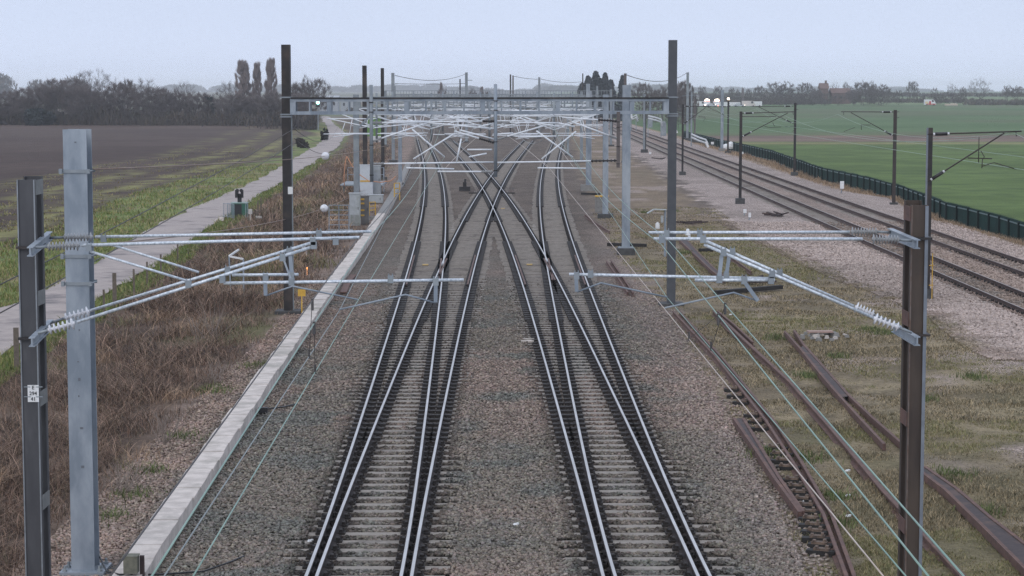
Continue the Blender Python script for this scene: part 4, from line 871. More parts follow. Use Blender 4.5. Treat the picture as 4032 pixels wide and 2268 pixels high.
# stay wires crossing the lane, from the column mast
wire('dark stay wire from the column mast up to the black gantry leg, upper', sag(PD(-60, 1150, 30), PD(1160, 505, 73), .1), .011, darkw, 'dark stay wires on the left', 'cable', 'stay_wire')
wire('dark stay wire from the column mast up to the black gantry leg, lower', sag(PD(-60, 1265, 30), PD(1160, 560, 73), .1), .011, darkw, 'dark stay wires on the left', 'cable', 'stay_wire')
wire('dark wire drooping behind the gantry leg over the lane, upper of two', sag(PD(1158, 506, 73.5), PD(1330, 500, 200), .9), .012, darkw, 'dark stay wires on the left', 'cable', 'stay_wire')
wire('dark wire drooping behind the gantry leg over the lane, lower of two', sag(PD(1158, 545, 73.5), PD(1362, 520, 200), 1.2), .012, darkw, 'dark stay wires on the left', 'cable', 'stay_wire')
# ------------------------------------------------------------------ lineside things
# cable trough: one slab lid after another
tl = [(300, 2452), (435, 2268), (1006, 1480), (1225, 1190), (1420, 938), (1480, 850), (1530, 772), (1568, 706), (1600, 640), (1614, 606)]
TZ = .27
tp = sorted(((P(x, y, TZ).y, P(x, y, TZ).x) for x, y in tl)); tY = np.array([a for a, b in tp]); tX = np.array([b for a, b in tp])
TW = float(np.interp(30, [0, 1], [0, 0])) + (P(566, 2268, TZ).x-P(435, 2268, TZ).x)*.92
tr = thing('cable_trough', 'long pale concrete cable trough running beside the left turnout', 'cable trough', (float(np.interp(33, tY, tX)), 33, 0))
fX = lambda y: np.interp(y, tY, tX)
mb = MB(); ys = np.arange(29, 225, 1.0)
for a, b in zip(ys[:-1], ys[1:]):
    for o in (.02, TW-.07):
        mb.beam((float(fX(a))+o+.03, a+.006, .09), (float(fX(b))+o+.03, b-.006, .09), .07, .26)
mb.build('trough_wall', concm, tr)
lid = MB(); lid.box((0, 0, 0), (TW+.02, .972, .055)); lme = bpy.data.meshes.new('lid'); lme.from_pydata(lid.v, [], lid.f); lme.materials.append(concm)
rest = MB()
for i, y in enumerate(np.arange(29.5, 224, 1.0)):
    s = float(fX(y+.5)-fX(y-.5))
    if i >= 100: rest.box((float(fX(y))+TW/2, y, TZ-.02), (TW+.02, .985, .055), -math.atan(s)); continue
    link_mesh('lid', lme, tr, Vector((float(fX(y))+TW/2+random.uniform(-.02, .02), y, TZ-.02+random.uniform(-.010, .010)))-tr.location, -math.atan(s)+random.uniform(-.02, .02))
# small post box at the bottom edge
p = P(525, 2330, 0); c = PD(517, 2222, p.y)
r = thing('junction_box', 'weathered greenish box on a dark post standing against the trough, bottom edge', 'junction box', (p.x, p.y, 0)); mb = MB(); mb.box((c.x, c.y, c.z), (.215, .2, .26)); mb.box((c.x, c.y, c.z+.14), (.235, .22, .02)); mb.build('box', mat('lichen_grey_paint', (.17, .165, .125), (.11, .11, .085), 12, .8), r); mb = MB(); mb.box((c.x+.16, c.y+.05, (c.z+.13)/2), (.07, .05, c.z+.13)); mb.tube([(c.x, c.y, 0), (c.x, c.y, c.z-.12)], .02, 6); mb.build('post', rustd, r)
tag(rest.build('lid', concg, tr), kind='stuff')
mb = MB(); mb.tube([PD(385, 2175, 33.8), P(420, 2250, .2), P(470, 2262, .3), P(620, 2262, .05), P(800, 2250, .05), P(900, 2215, .05), P(960, 2190, .03)], .016, 6); tag(mb.build('ground_cable', blackp, None, True), 'thin black cable snaking from the column mast over the ballast', 'cable')
mb = MB(); mb.tube([P(1035, 1612, .06), P(1110, 1603, .07), P(1170, 1590, .03)], .02, 6); mb.box(P(1036, 1614, .08), (.22, .14, .12)); tag(mb.build('ground_cable', blackp), 'short black cable end with a small box between the green wires', 'cable')
def cabinet(label, px0, px1, pyb, pyt, dep=.5, m=cabg, name='equipment_cabinet', roof=True, legs=0.0, cat='cabinet', grp='lineside cabinets on the left'):
    p = P((px0+px1)/2, pyb, 0); Y = p.y; w = (px1-px0)*Y/F; h = PD((px0+px1)/2, pyt, Y).z
    r = thing(name, label, cat, (p.x, Y, 0), grp); mb = MB(); mb.box((p.x, Y+dep/2, (h+legs)/2), (w, dep, h-legs)); mb.build('body', m, r)
    if roof: mb = MB(); mb.box((p.x, Y+dep/2, h+.03), (w+.08, dep+.08, .06)); mb.build('roof', m, r)
    mb = MB(); mb.box((p.x, Y-.012, (h+legs)/2), (w*.92, .024, (h-legs)*.93)); d = mb.build('door', m, r); mb = MB(); mb.box((p.x+w*.33, Y-.035, h*.55), (.03, .03, .16)); mb.build('handle', darks, d)
    return r, p.x, Y, h
r, X, Y, h = cabinet('tall narrow light-grey cabinet nearest the trough, stained at its foot', 1376, 1418, 889, 764)
mb = MB(); mb.box((X, Y-.03, h*.2), (.5, .012, h*.3)); mb.build('stain_panel', mat('stained_panel', (.20, .21, .19), (.27, .28, .27), 6, .7), r)
r, X, Y, h = cabinet('dark grey cabinet right of the tall light one, with yellow labels', 1422, 1452, 884, 775, m=mat('mid_grey_cabinet', (.16, .15, .145), (.12, .115, .11), 4, .6))
mb = MB()
for z_ in (.55, .85, 1.25, 1.5): q = P(1428, 884, 0); mb.box((q.x, q.y-.05, z_), (.22, .02, .10))
mb.build('warning_label', yelp, r)
r, X, Y, h = cabinet('white-grey cabinet with a yellow band behind the black mast', 1417, 1468, 775, 652, grp='lineside cabinets on the left', m=mat('white_grey_cabinet', (.55, .58, .61), (.48, .51, .54), 4, .5))
q = P(1442, 775, 0); mb = MB(); mb.box((q.x, q.y-.03, PD(1442, 713, q.y).z), (.9, .02, .12)); mb.build('warning_band', yelp, r)
cabinet('squat light-grey cabinet right of the white-grey one', 1470, 1498, 772, 654)
cabinet('low grey cupboard under the railed platform', 1448, 1507, 800, 770, dep=.8)
def railing(label, pts, h, nrail, m=galv, rr=.024, grp=None, name='handrail'):
    r = thing(name, label, 'handrail', tuple(pts[0]), grp)
    for p in pts: mb = MB(); mb.tube([p, p+Vector((0, 0, h))], rr, 6); mb.build('post', m, r)
    for i in range(nrail):
        mb = MB(); mb.tube([p+Vector((0, 0, h*(i+1)/nrail)) for p in pts], rr, 6); mb.build('rail', m, r)
    return r
a = P(1296, 905, .3); b = P(1374, 905, .3); 
r = railing('galvanised five-bar railing on a slab left of the tall grey cabinet', [a, (a+b)/2, b], 1.35, 5, grp='galvanised railings by the cabinets')
mb = MB(); mb.box(((a.x+b.x)/2, a.y+.3, .2), (b.x-a.x+.3, 1.2, .18)); mb.build('slab', concg, r)
z_ = .9; a, b, c_ = P(1370, 752, 0), P(1512, 752, 0), P(1512, 800, 0)
for q in (a, b, c_): q.z = .75
railing('railing round the raised platform holding the white-grey cabinets', [a, (a*2+b)/3, (a+b*2)/3, b, c_], 1.1, 2, grp='galvanised railings by the cabinets')
mb = MB(); mb.box(((a.x+b.x)/2, a.y-2, .68), (b.x-a.x+.4, 6, .1)); 
for k in (a.x, b.x): mb.box((k, a.y-4, .32), (.12, .12, .62))
tag(mb.build('platform', galv2), 'raised grey steel platform under the white-grey cabinets', 'platform')
for px_, y0, y1, lab in ((1454, 849, 797, 'yellow handrail frame beside the dark cabinet'), (1553, 790, 722, 'yellow gate frame beside the trough, farther up')):
    p = P(px_, y0, 0); h = PD(px_, y1, p.y).z; mb = MB(); mb.beam(p, p+Vector((0, 0, h)), .07, .07); mb.beam(p+Vector((.35, .6, 0)), p+Vector((.35, .6, h)), .07, .07)
    for k in (.4, .7, 1.0): mb.beam(p+Vector((0, 0, h*k)), p+Vector((.35, .6, h*k)), .06, .06)
    tag(mb.build('yellow_gate', yelp), lab, 'gate', 'yellow gates')
p = P(1445, 905, 0); mb = MB(); mb.beam(P(1455, 858, .1), P(1485, 858, .1), .3, .2); tag(mb.build('concrete_step', concg), 'pale concrete step beside the trough past the cabinets', 'step')
# green site cabin
p = P(1474, 560, -.2); w = 56*p.y/F; h0 = PD(1474, 536, p.y).z; h1 = PD(1474, 466, p.y).z
r = thing('site_cabin', 'bright green site cabin on a white base, behind the drop tube', 'cabin', (p.x, p.y, 0)); mb = MB(); mb.box((p.x, p.y+1.2, (h0+h1)/2), (w, 2.4, h1-h0)); mb.build('body', grnc, r); mb = MB(); mb.box((p.x, p.y+1.2, h1+.05), (w+.2, 2.6, .12)); mb.build('roof', mat('pale_green_roof', (.22, .36, .14), (.19, .32, .12), 2, .6), r); mb = MB(); mb.box((p.x+.3, p.y+1.1, h0-.12), (w*.8, 2.2, .22)); mb.box((p.x+.3, p.y+1.1, (h0-.2)/2-.2), (w*.5, 2, h0)); mb.build('base', whitep, r)
mb = MB(); mb.box((p.x+.4, p.y-.02, (h0+h1)/2+.3), (w*.35, .05, .8)); mb.build('window', mat('green_tinted_window', (.06, .12, .04), (.05, .1, .035), 3, .4), r)
# mobile surveillance tower behind barriers, on the lane
p = P(941, 852, GL+.05); Y = p.y; w = 62*Y/F; hb = PD(941, 801, Y).z
r = thing('surveillance_tower', 'squat green surveillance tower with a black camera head, on the lane edge', 'camera tower', (p.x, Y, GL)); mb = MB(); mb.box((p.x, Y+.4, (hb+GL)/2), (w, .8, hb-GL)); mb.build('body', grnt, r); mb = MB(); mb.box((p.x-.05, Y-.015, GL+(hb-GL)*.48), (w*.45, .03, (hb-GL)*.92)); mb.build('front_panel', blackp, r)
mb = MB(); mb.box((p.x, Y+.4, hb+.03), (w*1.04, .86, .06)); mb.build('lid', mat('pale_green_lid', (.30, .40, .36), (.25, .34, .31), 5, .5), r)
zt2 = PD(941, 745, Y).z; mb = MB(); mb.tube([(p.x, Y+.4, hb), (p.x, Y+.4, hb+.35)], .14, 10); mb.tube([(p.x, Y+.4, hb+.3), (p.x, Y+.4, zt2-.3)], .09, 10); mb.build('mast_stub', blackp, r)
for s in (-1, 1):
    mb = MB(); mb.box((p.x+s*.17, Y+.36, zt2-.32), (.17, .22, .5), s*.2); mb.tube([(p.x+s*.13, Y+.2, zt2-.1), (p.x+s*.13, Y+.45, zt2-.1)], .11, 10); cm_ = mb.build('camera', blackp, r)
for px0, px1, lab in ((880, 918, 'grey pedestrian barrier left of the green surveillance tower'), (896, 922, 'nearer grey pedestrian barrier overlapping the green tower'), (968, 976, 'pale post at the right end of the tower barriers')):
    a, b = P(px0, 862, GL), P(px1, 866, GL); rr = thing('pedestrian_barrier', lab, 'barrier', tuple(a), 'barriers round the tower')
    mb = MB(); n = 8 if px1-px0 > 10 else 1
    mb.tube([a, a+Vector((0, 0, 1.0)), b+Vector((0, 0, 1.0)), b], .022, 6)
    if n > 1:
        for i in range(1, n): q = a+(b-a)*i/n; mb.tube([q+Vector((0, 0, .15)), q+Vector((0, 0, 1.0))], .008, 4)
        mb.tube([a+Vector((0, 0, .15)), b+Vector((0, 0, .15))], .015, 5)
    mb.build('frame', galv, rr)
p = P(866, 868, GL+.06); mb = MB(); mb.box((p.x, p.y, GL+.1), (.5, .5, .1)); mb.box((p.x+.1, p.y, GL+.2), (.3, .3, .12)); tag(mb.build('ballast_weight', concm), 'pale weight block on the lane by the barriers', 'weight')
# lamps / small posts in the scrub
p = P(930, 1160, -.1); c = PD(905, 1020, p.y)
r = thing('angle_frame', 'white bent angle frame standing in the scrub behind the left tubes', 'frame', (p.x, p.y, 0)); mb = MB(); a, b, d = PD(902, 1009, p.y), PD(940, 983, p.y+1.2), PD(958, 1020, p.y); mb.beam(a, b, .05, .07); mb.beam(a, d, .05, .07); mb.build('angle_bar', whitep, r); mb = MB(); mb.tube([a, Vector((a.x+.05, a.y, -.1))], .03, 6); mb.tube([d, Vector((d.x, d.y, -.1))], .03, 6); mb.build('leg', galv, r)
p = P(1196, 1000, 0); mb = MB(); mb.box((p.x, p.y, .35), (.16, .12, .12)); mb.tube([(p.x+.08, p.y, .3), (p.x+.15, p.y, -.1)], .012, 5); o = tag(mb.build('marker_stake', whitep), 'white-capped stake in the scrub right of the black leg', 'stake')
p = P(1209, 1056, .25); mb = MB(); mb.tube([p-Vector((0, 0, .04)), p+Vector((0, 0, .04))], .022, 8); mb.tube([p-Vector((0, 0, .35)), p], .006, 5); tag(mb.build('orange_marker', orangeglow), 'tiny orange marker glowing in the scrub right of the black leg', 'marker')
p = P(986, 868, -.1); mb = MB(); mb.box((p.x, p.y, .45), (.22, .16, .30)); mb.tube([(p.x, p.y, -.2), (p.x, p.y, .35)], .04, 6); mb.box((p.x+.5, p.y+.1, .1), (.35, .15, .14)); tag(mb.build('lamp_stub', mat('offwhite_plastic', (.55, .52, .48), (.45, .42, .39), 6, .6)), 'off-white stub box in the scrub right of the tower', 'box')
# old fence along the lane
prev = None
for i, (px_, py_, h) in enumerate(((66, 1445, 1.25), (128, 1400, 1.1), (410, 1238, 1.0), (452, 1200, 1.3), (528, 1165, 1.15), (580, 1115, 1.0), (634, 1082, 1.0), (700, 1020, .95), (1016, 858, 1.2), (1028, 846, 1.2))):
    p = P(px_, py_, GL+.1); big = i in (0, 3); mb = MB(); mb.box((p.x, p.y, GL+h/2), (.15 if big else .075, .12 if big else .07, h), .2); tag(mb.build('fence_post', woodp), ['leaning pale wooden post at the left edge by the lane', 'thin dark wooden post just right of the leaning pale one', 'thin post by the lane, first right of the column mast', 'stout brown wooden post by the lane right of the column mast', 'thin post by the lane, next beyond the stout brown one', 'thin post by the lane, second beyond the stout brown one', 'thin post by the lane, third beyond the stout brown one', 'thin post by the lane, farthest before the bend', 'dark stake right of the green tower, nearer one', 'dark stake right of the green tower, farther one'][i], 'fence post', 'old fence posts along the lane')
# signal with the green light
p = PD(1252, 470, 430); zz = PD(1252, 404, 430).z
r = thing('railway_signal', 'black signal head showing one green light, far left behind the gantry beam', 'signal', (p.x, 430, 0)); mb = MB(); mb.tube([(p.x, 430.3, 0), (p.x, 430.3, zz+.4)], .10, 8); mb.build('post', galv2, r); mb = MB(); mb.box((p.x, 430.2, zz-.2), (.75, .2, 1.5)); mb.build('head', blackp, r); mb = MB(); mb.tube([(p.x, 430.08, zz), (p.x, 430.02, zz)], .34, 14); mb.build('lamp', lampg, r)
# small trackside things in the yard
p = P(1830, 752, 0); mb = MB(); mb.box((p.x, p.y, .18), (.9, .45, .34)); mb.box((p.x, p.y, .5), (.28, .25, .4)); mb.tube([(p.x, p.y, .5), (p.x+.05, p.y, .95)], .08, 8); tag(mb.build('point_machine', darks), 'black point machine standing between the two tracks', 'point machine')
for px_, lab in ((1868, 'cluster of short upright pins left of the crossing'), (2004, 'cluster of short upright pins right of the crossing')):
    p = P(px_, 762, 0); r = thing('rodding_stand', lab, 'rodding stand', tuple(p), 'pin stands at the crossing')
    for i in range(6): mb = MB(); mb.beam((p.x-.3+i*.12, p.y, .05), (p.x-.3+i*.12+.1, p.y+1.4, .4), .03, .06); mb.build('pin', rustd, r)
    mb = MB(); mb.box((p.x, p.y-.05, .04), (.9, .1, .08)); mb.build('base_bar', woodd, r)
for px_, py_, lab in ((1675, 1044, 'small yellow square between the rails of the left turnout'), (2085, 1043, 'small yellow square between the rails of the right turnout'), (1980, 822, 'small orange square just right of the crossing point')):
    p = P(px_, py_, .0); mb = MB(); mb.box((p.x, p.y, .02), (.26, .34, .04)); tag(mb.build('yellow_marker', mat('faded_yellow', (.55, .38, .14), (.45, .31, .12), 8, .7)), lab, 'marker', 'yellow squares between rails')
p = P(2082, 1340, 0); mb = MB(); mb.box((p.x, p.y, .03), (.34, .12, .06), .1); mb.box((p.x-.05, p.y-.5, .03), (.4, .14, .06), .05); tag(mb.build('pale_stone', concm), 'pale flat stone lying left of the right turnout', 'stone')
for (px_, py_), lab in (((1221, 2128), 'scrap of white paper beside the left-hand rail'), ((2031, 2063), 'white scrap on the ballast between the turnouts'), ((2876, 1238), 'white rag in the grass under the right cantilever'), ((3337, 1852), 'white can beside the longest rusty rail'), ((3166, 1970), 'crumpled silver can among the rusty chairs'), ((3338, 1950), 'white wrapper in the grass right of the green wires'), ((3340, 2030), 'pale scrap in the grass, farther down from the wrapper')):
    p = P(px_, py_, .04); mb = MB(); mb.box((p.x, p.y, .04), (.09, .06, .03), .5, taper=.6); mb.box((p.x+.03, p.y, .05), (.05, .04, .02), .9); tag(mb.build('litter', whitep), lab, 'litter', 'scraps of litter')
# yellow-topped box, telephone stand, marker posts, white bags
q = P(2376, 848, 0); mb = MB(); mb.box((q.x, q.y+2.5, .55), (.85, .4, 1.0)); r = tag(mb.build('location_box', concg), 'low grey box with a yellow top behind the grey mast right of the crossing', 'box'); mb = MB(); mb.box((q.x, q.y+2.48, 1.10), (.88, .44, .1)); mb.build('yellow_top', yelp, r)
q = P(2618, 1010, 0); Y = q.y; r = thing('telephone_stand', 'pale post with a bent canopy and white box beside the slate gantry leg', 'telephone stand', tuple(q)); zt2 = PD(2618, 826, Y).z
mb = MB(); mb.tube([(q.x, Y, 0), (q.x, Y, zt2)], .055, 8); mb.build('post', galv, r); mb = MB(); mb.beam((q.x+.05, Y-.1, zt2), PD(2575, 824, Y), .5, .03); mb.beam(PD(2575, 824, Y), PD(2548, 840, Y), .5, .03); mb.build('canopy', cabg, r)
c = PD(2588, 885, Y); mb = MB(); mb.box((c.x, Y-.15, c.z-.05), (.19, .15, .24)); mb.box((c.x, Y-.15, c.z+.1), (.13, .11, .08), taper=.5); mb.build('white_box', whitep, r); c = PD(2606, 862, Y); mb = MB(); mb.box((c.x, Y-.12, c.z), (.12, .12, .32)); mb.build('grey_box', cabg, r)
for px_, pb_, pt_, lab, w in ((3315, 761, 714, 'white-topped marker post between the far running line and the fence', .28), (2933, 848, 824, 'white marker stub beside the black mast block, left of two', .2), (2952, 866, 838, 'white marker stub beside the black mast block, right of two', .15), (2922, 612, 598, 'white marker behind the dark running-line mast', .3), (2805, 574, 559, 'pale grey marker stone by the white barrier end', .4), (2560, 612, 598, 'tiny white marker by the grey-black mast block', .25)):
    p = P(px_, pb_, 0); h = PD(px_, pt_, p.y).z; r = thing('marker_post', lab, 'marker post', tuple(p), 'white marker posts on the right'); mb = MB(); mb.box((p.x, p.y, h*.7), (w, w*.7, h*.62)); mb.build('head', whitep, r); mb = MB(); mb.tube([(p.x-.05, p.y, 0), (p.x, p.y, h*.45)], .04, 6); mb.build('stem', galv2, r)
for px_, pb_, w, h, lab in ((2857, 588, .9, .75, 'white bulk sack left of the lamp mast'), (2876, 586, 1.15, 1.0, 'bigger white bulk sack right of the lamp mast')):
    p = P(px_, pb_, 0); mb = MB(); k = 0
    mb.tube([(p.x, p.y, 0), (p.x, p.y, h*.3), (p.x+.05, p.y, h*.7), (p.x+.12, p.y, h)], [w*.45, w*.55, w*.45, w*.12], 9); tag(mb.build('bulk_sack', whitep), lab, 'sack', 'white sacks')
p = P(2670, 578, 0)
def ducts(label, pts, n, gap, r_, m, legs=True):
    rr = thing('duct_run', label, 'duct', tuple(pts[0]), 'white ducts by the running lines')
    for i in range(n): mb = MB(); mb.tube([p+Vector((0, 0, gap*i)) for p in pts], r_, 6); mb.build('duct', m, rr, True)
    for q in pts[::2]: mb = MB(); mb.box((q.x, q.y+.1, q.z/2), (.14, .14, q.z)); mb.build('support', galv2, rr)
Yd = 330
for lab, pp, D_ in (('bent white duct run nearest the big grey mast', [(2486, 458), (2490, 470), (2505, 462), (2512, 478)], 420), ('white double duct dropping at its right end, behind the slate leg', [(2552, 466), (2585, 474), (2603, 480), (2606, 496)], 360), ('grey-white duct run ending in a white post by the marker stone', [(2722, 540), (2750, 553), (2778, 562), (2788, 580)], 300)):
    ducts(lab, [PD(a, b, D_) for a, b in pp], 2, .45, .16, mat('duct_white', (.6, .62, .64), (.5, .52, .54), 3, .5))
for px_, a, b, D_, lab in ((2784, 558, 580, 290, 'leaning white end post of the duct run'), (2661, 502, 524, 340, 'short leaning white post right of the slate leg'), (2484, 450, 466, 420, 'small white post right of the big grey mast top')):
    mb = MB(); A = PD(px_-4, a, D_); B = PD(px_+5, b, D_); mb.beam(A, B, .3, .3); tag(mb.build('white_post', whitep), lab, 'post', 'white end posts')
for i, (px_, py_, lab) in enumerate(((2560, 480, 'grey lineside kiosk among the ducts, left of two'), (2612, 512, 'grey lineside kiosk with a round top among the ducts'))):
    p = P(px_, py_+22, 0); mb = MB(); mb.box((p.x, p.y, 1.0), (1.0, .8, 2.0)); mb.tube([(p.x, p.y-.45, 2.2), (p.x, p.y+.4, 2.2)], .45, 10); tag(mb.build('kiosk', galv2), lab, 'kiosk', 'kiosks among the ducts')
for i, (px_, py_, w, lab) in enumerate(((3345, 792, 1.2, 'broken concrete slab between running lines'),)): pass
p = P(3240, 1330, 0)
r = thing('rubble_heap', 'heap of broken pale concrete with a pink slab on top, in the grass', 'rubble heap', tuple(p))
for i in range(26):
    mb = MB(); a, d = random.random()*6.3, random.random()**.6; s = random.uniform(.08, .24); mb.box((p.x+math.cos(a)*d*.9, p.y+math.sin(a)*d*1.0, .05+.10*(1-d)), (s, s*.8, s*.6), random.random()*3, taper=.7); mb.build('lump', concg if i % 3 else concm, r)
mb = MB(); mb.box((p.x-.1, p.y, .2), (.8, .35, .05), .05); mb.build('slab', mat('pink_slab', (.38, .26, .22), (.3, .21, .18), 6, .8), r)
for px_, py_, n, s, lab in ((3070, 850, 14, .25, 'tangle of old rail ends and chain at the grass edge'), (2705, 880, 8, .3, 'dark scrap iron lump in the grass right of the slate leg'), (2600, 628, 6, .3, 'red-brown scrap by the fresh ballast edge'), (2960, 1112, 10, .22, 'heap of rusty chain past the crossing nose')):
    p = P(px_, py_, 0); mb = MB()
    for i in range(n): a = random.random()*6.3; q = Vector((p.x+random.uniform(-.3, .3), p.y+random.uniform(-.4, .4), .06)); mb.beam(q, q+Vector((math.cos(a)*s*4, math.sin(a)*s*4, random.uniform(0, .15))), .07, .08)
    tag(mb.build('scrap_iron', rustd), lab, 'scrap iron', 'scrap iron in the grass')
# ---- green palisade fence
grnk = mat('blackish_green_post', (.003, .012, .011), None, 2, .7, spec=.2)
fr = thing('palisade_fence', 'dark green palisade fence between the running lines and the green field', 'fence', tuple(P(3640, 800, 0)))
fy = [72.0]; 
while fy[-1] < 372: fy.append(fy[-1]+2.72)
mb = MB(); mr_ = MB(); npost = 0; restp = MB()
FTOP = FZ+.02
def fpt(y): return Vector((float(fence_x(y)), y, 0))
for a, b in zip(fy[:-1], fy[1:]):
    A, B = fpt(a), fpt(b); d = (B-A); L = d.length; d.normalize(); nr = Vector((d.y, -d.x, 0))
    n = 17 if a < 200 else 9; z0_ = FB-.1; zt2 = FZ+random.uniform(-.03, .03)
    for i in range(n):
        q = A+d*(L*(i+.5)/n); w = L/n*.52
        mb.beam(q+Vector((0, 0, z0_)), q+Vector((0, 0, zt2-.05)), .02, w, up=d); mb.quad([q-d*w/2+Vector((0, 0, zt2-.05)), q+d*w/2+Vector((0, 0, zt2-.05)), q+Vector((0, 0, zt2+.05))])
    for zz in (FB+.25, FZ-.22):
        mr_.beam(A-nr*.03+Vector((0, 0, zz)), B-nr*.03+Vector((0, 0, zz)), .04, .07)
    pp = A-nr*.08
    if npost < 100: m2 = MB(); m2.beam(pp+Vector((0, 0, FB-.1)), pp+Vector((0, 0, FZ-.1)), .12, .10, up=d); m2.build('post', grnk, fr); npost += 1
    else: restp.beam(pp+Vector((0, 0, FB-.1)), pp+Vector((0, 0, FZ-.1)), .12, .10, up=d)
mb.build('pales', grnp, fr); mr_.build('rail', grne, fr)
if restp.f: tag(restp.build('post', grnk, fr), kind='stuff')
# ---- vehicles far off on the right
def vehicle(name, label, px, pyb, L, H, Wd, body, D, cat, van=True, rz=0, grp='vehicles parked beyond the field', lights=None):
    p = PD(px, pyb, D); p.z = max(p.z, 0.0); zg = float(hgt(p.x, p.y)); 
    r = thing(name, label, cat, (p.x, p.y, zg), grp)
    def loc(mb): mb.v = [(p.x+x_*math.cos(rz)-y_*math.sin(rz), p.y+x_*math.sin(rz)+y_*math.cos(rz), zg+z_) for x_, y_, z_ in mb.v]; return mb
    mb = MB()
    prof = [(-L/2, .35), (L/2, .35), (L/2, .85), (L/2-.25, 1.05), (L/2-1.0, H-.15), (L/2-1.5, H), (-L/2+.1, H), (-L/2, H-.15)] if van else [(-L/2, .35), (L/2, .35), (L/2, .75), (L/2-1.1, .9), (L/2-1.8, H), (-L/2+1.1, H), (-L/2+.3, .95), (-L/2, .9)]
    n = len(prof); mb.quad([(x_, -Wd/2, z_) for x_, z_ in prof]); mb.quad([(x_, Wd/2, z_) for x_, z_ in reversed(prof)])
    for i in range(n): j = (i+1) % n; a, b = prof[i], prof[j]; mb.quad([(b[0], -Wd/2, b[1]), (a[0], -Wd/2, a[1]), (a[0], Wd/2, a[1]), (b[0], Wd/2, b[1])])
    loc(mb).build('body', body, r)
    mb = MB()
    for s in (-1, 1): mb.quad([(L/2-1.9, s*(Wd/2+.012), H*.55+.1), (L/2-1.0, s*(Wd/2+.012), H*.55+.1), (L/2-1.2, s*(Wd/2+.012), H-.2), (L/2-1.9, s*(Wd/2+.012), H-.2)])
    mb.quad([(L/2-.30, -Wd/2+.1, 1.1), (L/2-.30, Wd/2-.1, 1.1), (L/2-.98, Wd/2-.15, H-.17), (L/2-.98, -Wd/2+.15, H-.17)]) if van else mb.quad([(L/2-1.12, -Wd/2+.1, .93), (L/2-1.12, Wd/2-.1, .93), (L/2-1.75, Wd/2-.15, H-.05), (L/2-1.75, -Wd/2+.15, H-.05)])
    loc(mb).build('window', glassd, r)
    for sx in (-1, 1):
        for sy in (-1, 1): mb = MB(); mb.tube([(sx*L*.31, sy*(Wd/2-.2), .35), (sx*L*.31, sy*(Wd/2+.02), .35)], .35, 10); loc(mb).build('wheel', tyrem, r)
    if lights:
        for s in (-1, 1): mb = MB(); mb.box((L/2+.03, s*Wd*.36, .75), (.06, .34, .26)); loc(mb).build('headlight', lampw, r)
        if lights == 2:
            mb = MB(); mb.box((L/2-1.9, 0, H+.3), (.4, Wd*.7, .55)); mb.box((L/2-1.9, 0, H+.68), (.3, Wd*.45, .25)); loc(mb).build('light_bar', lampw, r); mb = MB(); mb.box((L/2+.04, 0, .5), (.08, Wd*.6, .2)); mb.box((L/2-1.7, 0, H+.06), (.5, Wd*.9, .1)); loc(mb).build('red_lamp', lampr, r)
    return r
DV = 860; fro = -math.pi/2
vehicle('van', 'white van with blazing lights, left of two, beyond the field', 2783, 411, 5.6, 2.4, 2.4, whitep, DV, 'van', rz=fro, lights=2)
vehicle('van', 'white van with blazing lights, right of two, beyond the field', 2822, 410, 5.6, 2.4, 2.4, whitep, DV, 'van', rz=fro, lights=2)
for px_, L, H, m, lab, van in ((2752, 6.0, 2.3, whitep, 'white van at the left end of the lit row', True), (2802, 4.6, 1.5, cargrey, 'low silver car between the two blazing vans', False), (2856, 5.4, 2.0, whitep, 'white van just left of the lamp mast', True), (2885, 6.2, 1.9, whitep, 'long white van right of the lamp mast', True), (2910, 4.6, 1.5, cargrey, 'silver car with a small light right of the long white van', False), (2948, 5.6, 2.5, mat('cream_paint', (.6, .55, .52), (.52, .48, .45), 3, .5), 'cream box van at the right end of the row', True), (2975, 5.2, 2.2, whitep, 'white van, last of the row before the gap', True)):
    vehicle('van' if van else 'car', lab, px_, 411 if px_ < 2900 else 409, L, H, 2.0, m, DV+random.uniform(-6, 6), 'van' if van else 'car', van, math.pi if px_ % 2 else 0, lights=1 if 'light right' in lab else None)
vehicle('van', 'white van with red door and stripe, alone on the far right track', 3662, 404, 5.0, 2.6, 2.0, whitep, 905, 'van', True, 0, grp=None)
r = bpy.data.objects[[o.name for o in bpy.data.objects if o.get('label', '').startswith('white van with red')][0]]; q = r.location
mb = MB(); mb.box((q.x-.2, q.y-1.02, q.z+1.1), (.9, .03, 1.5)); mb.box((q.x+.4, q.y-1.025, q.z+.62), (3.8, .03, .35)); mb.build('red_stripe', redp, r)
mb = MB(); mb.box((q.x-1.6, q.y-1.02, q.z+1.25), (1.3, .03, .9)); mb.build('yellow_panel', mat('pale_yellow_panel', (.75, .6, .35), (.7, .55, .32), 3, .5), r)
p = PD(3745, 403, 905); zg = float(hgt(p.x, p.y)); mb = MB(); mb.box((p.x, p.y, zg+.35), (5.5, 1.6, .7)); mb.box((p.x+1, p.y, zg+.8), (2.2, 1.4, .3)); tag(mb.build('flat_trailer', mat('buff_load', (.55, .47, .38), (.48, .40, .33), 3, .7)), 'low buff flat trailer right of the red-striped van', 'trailer')
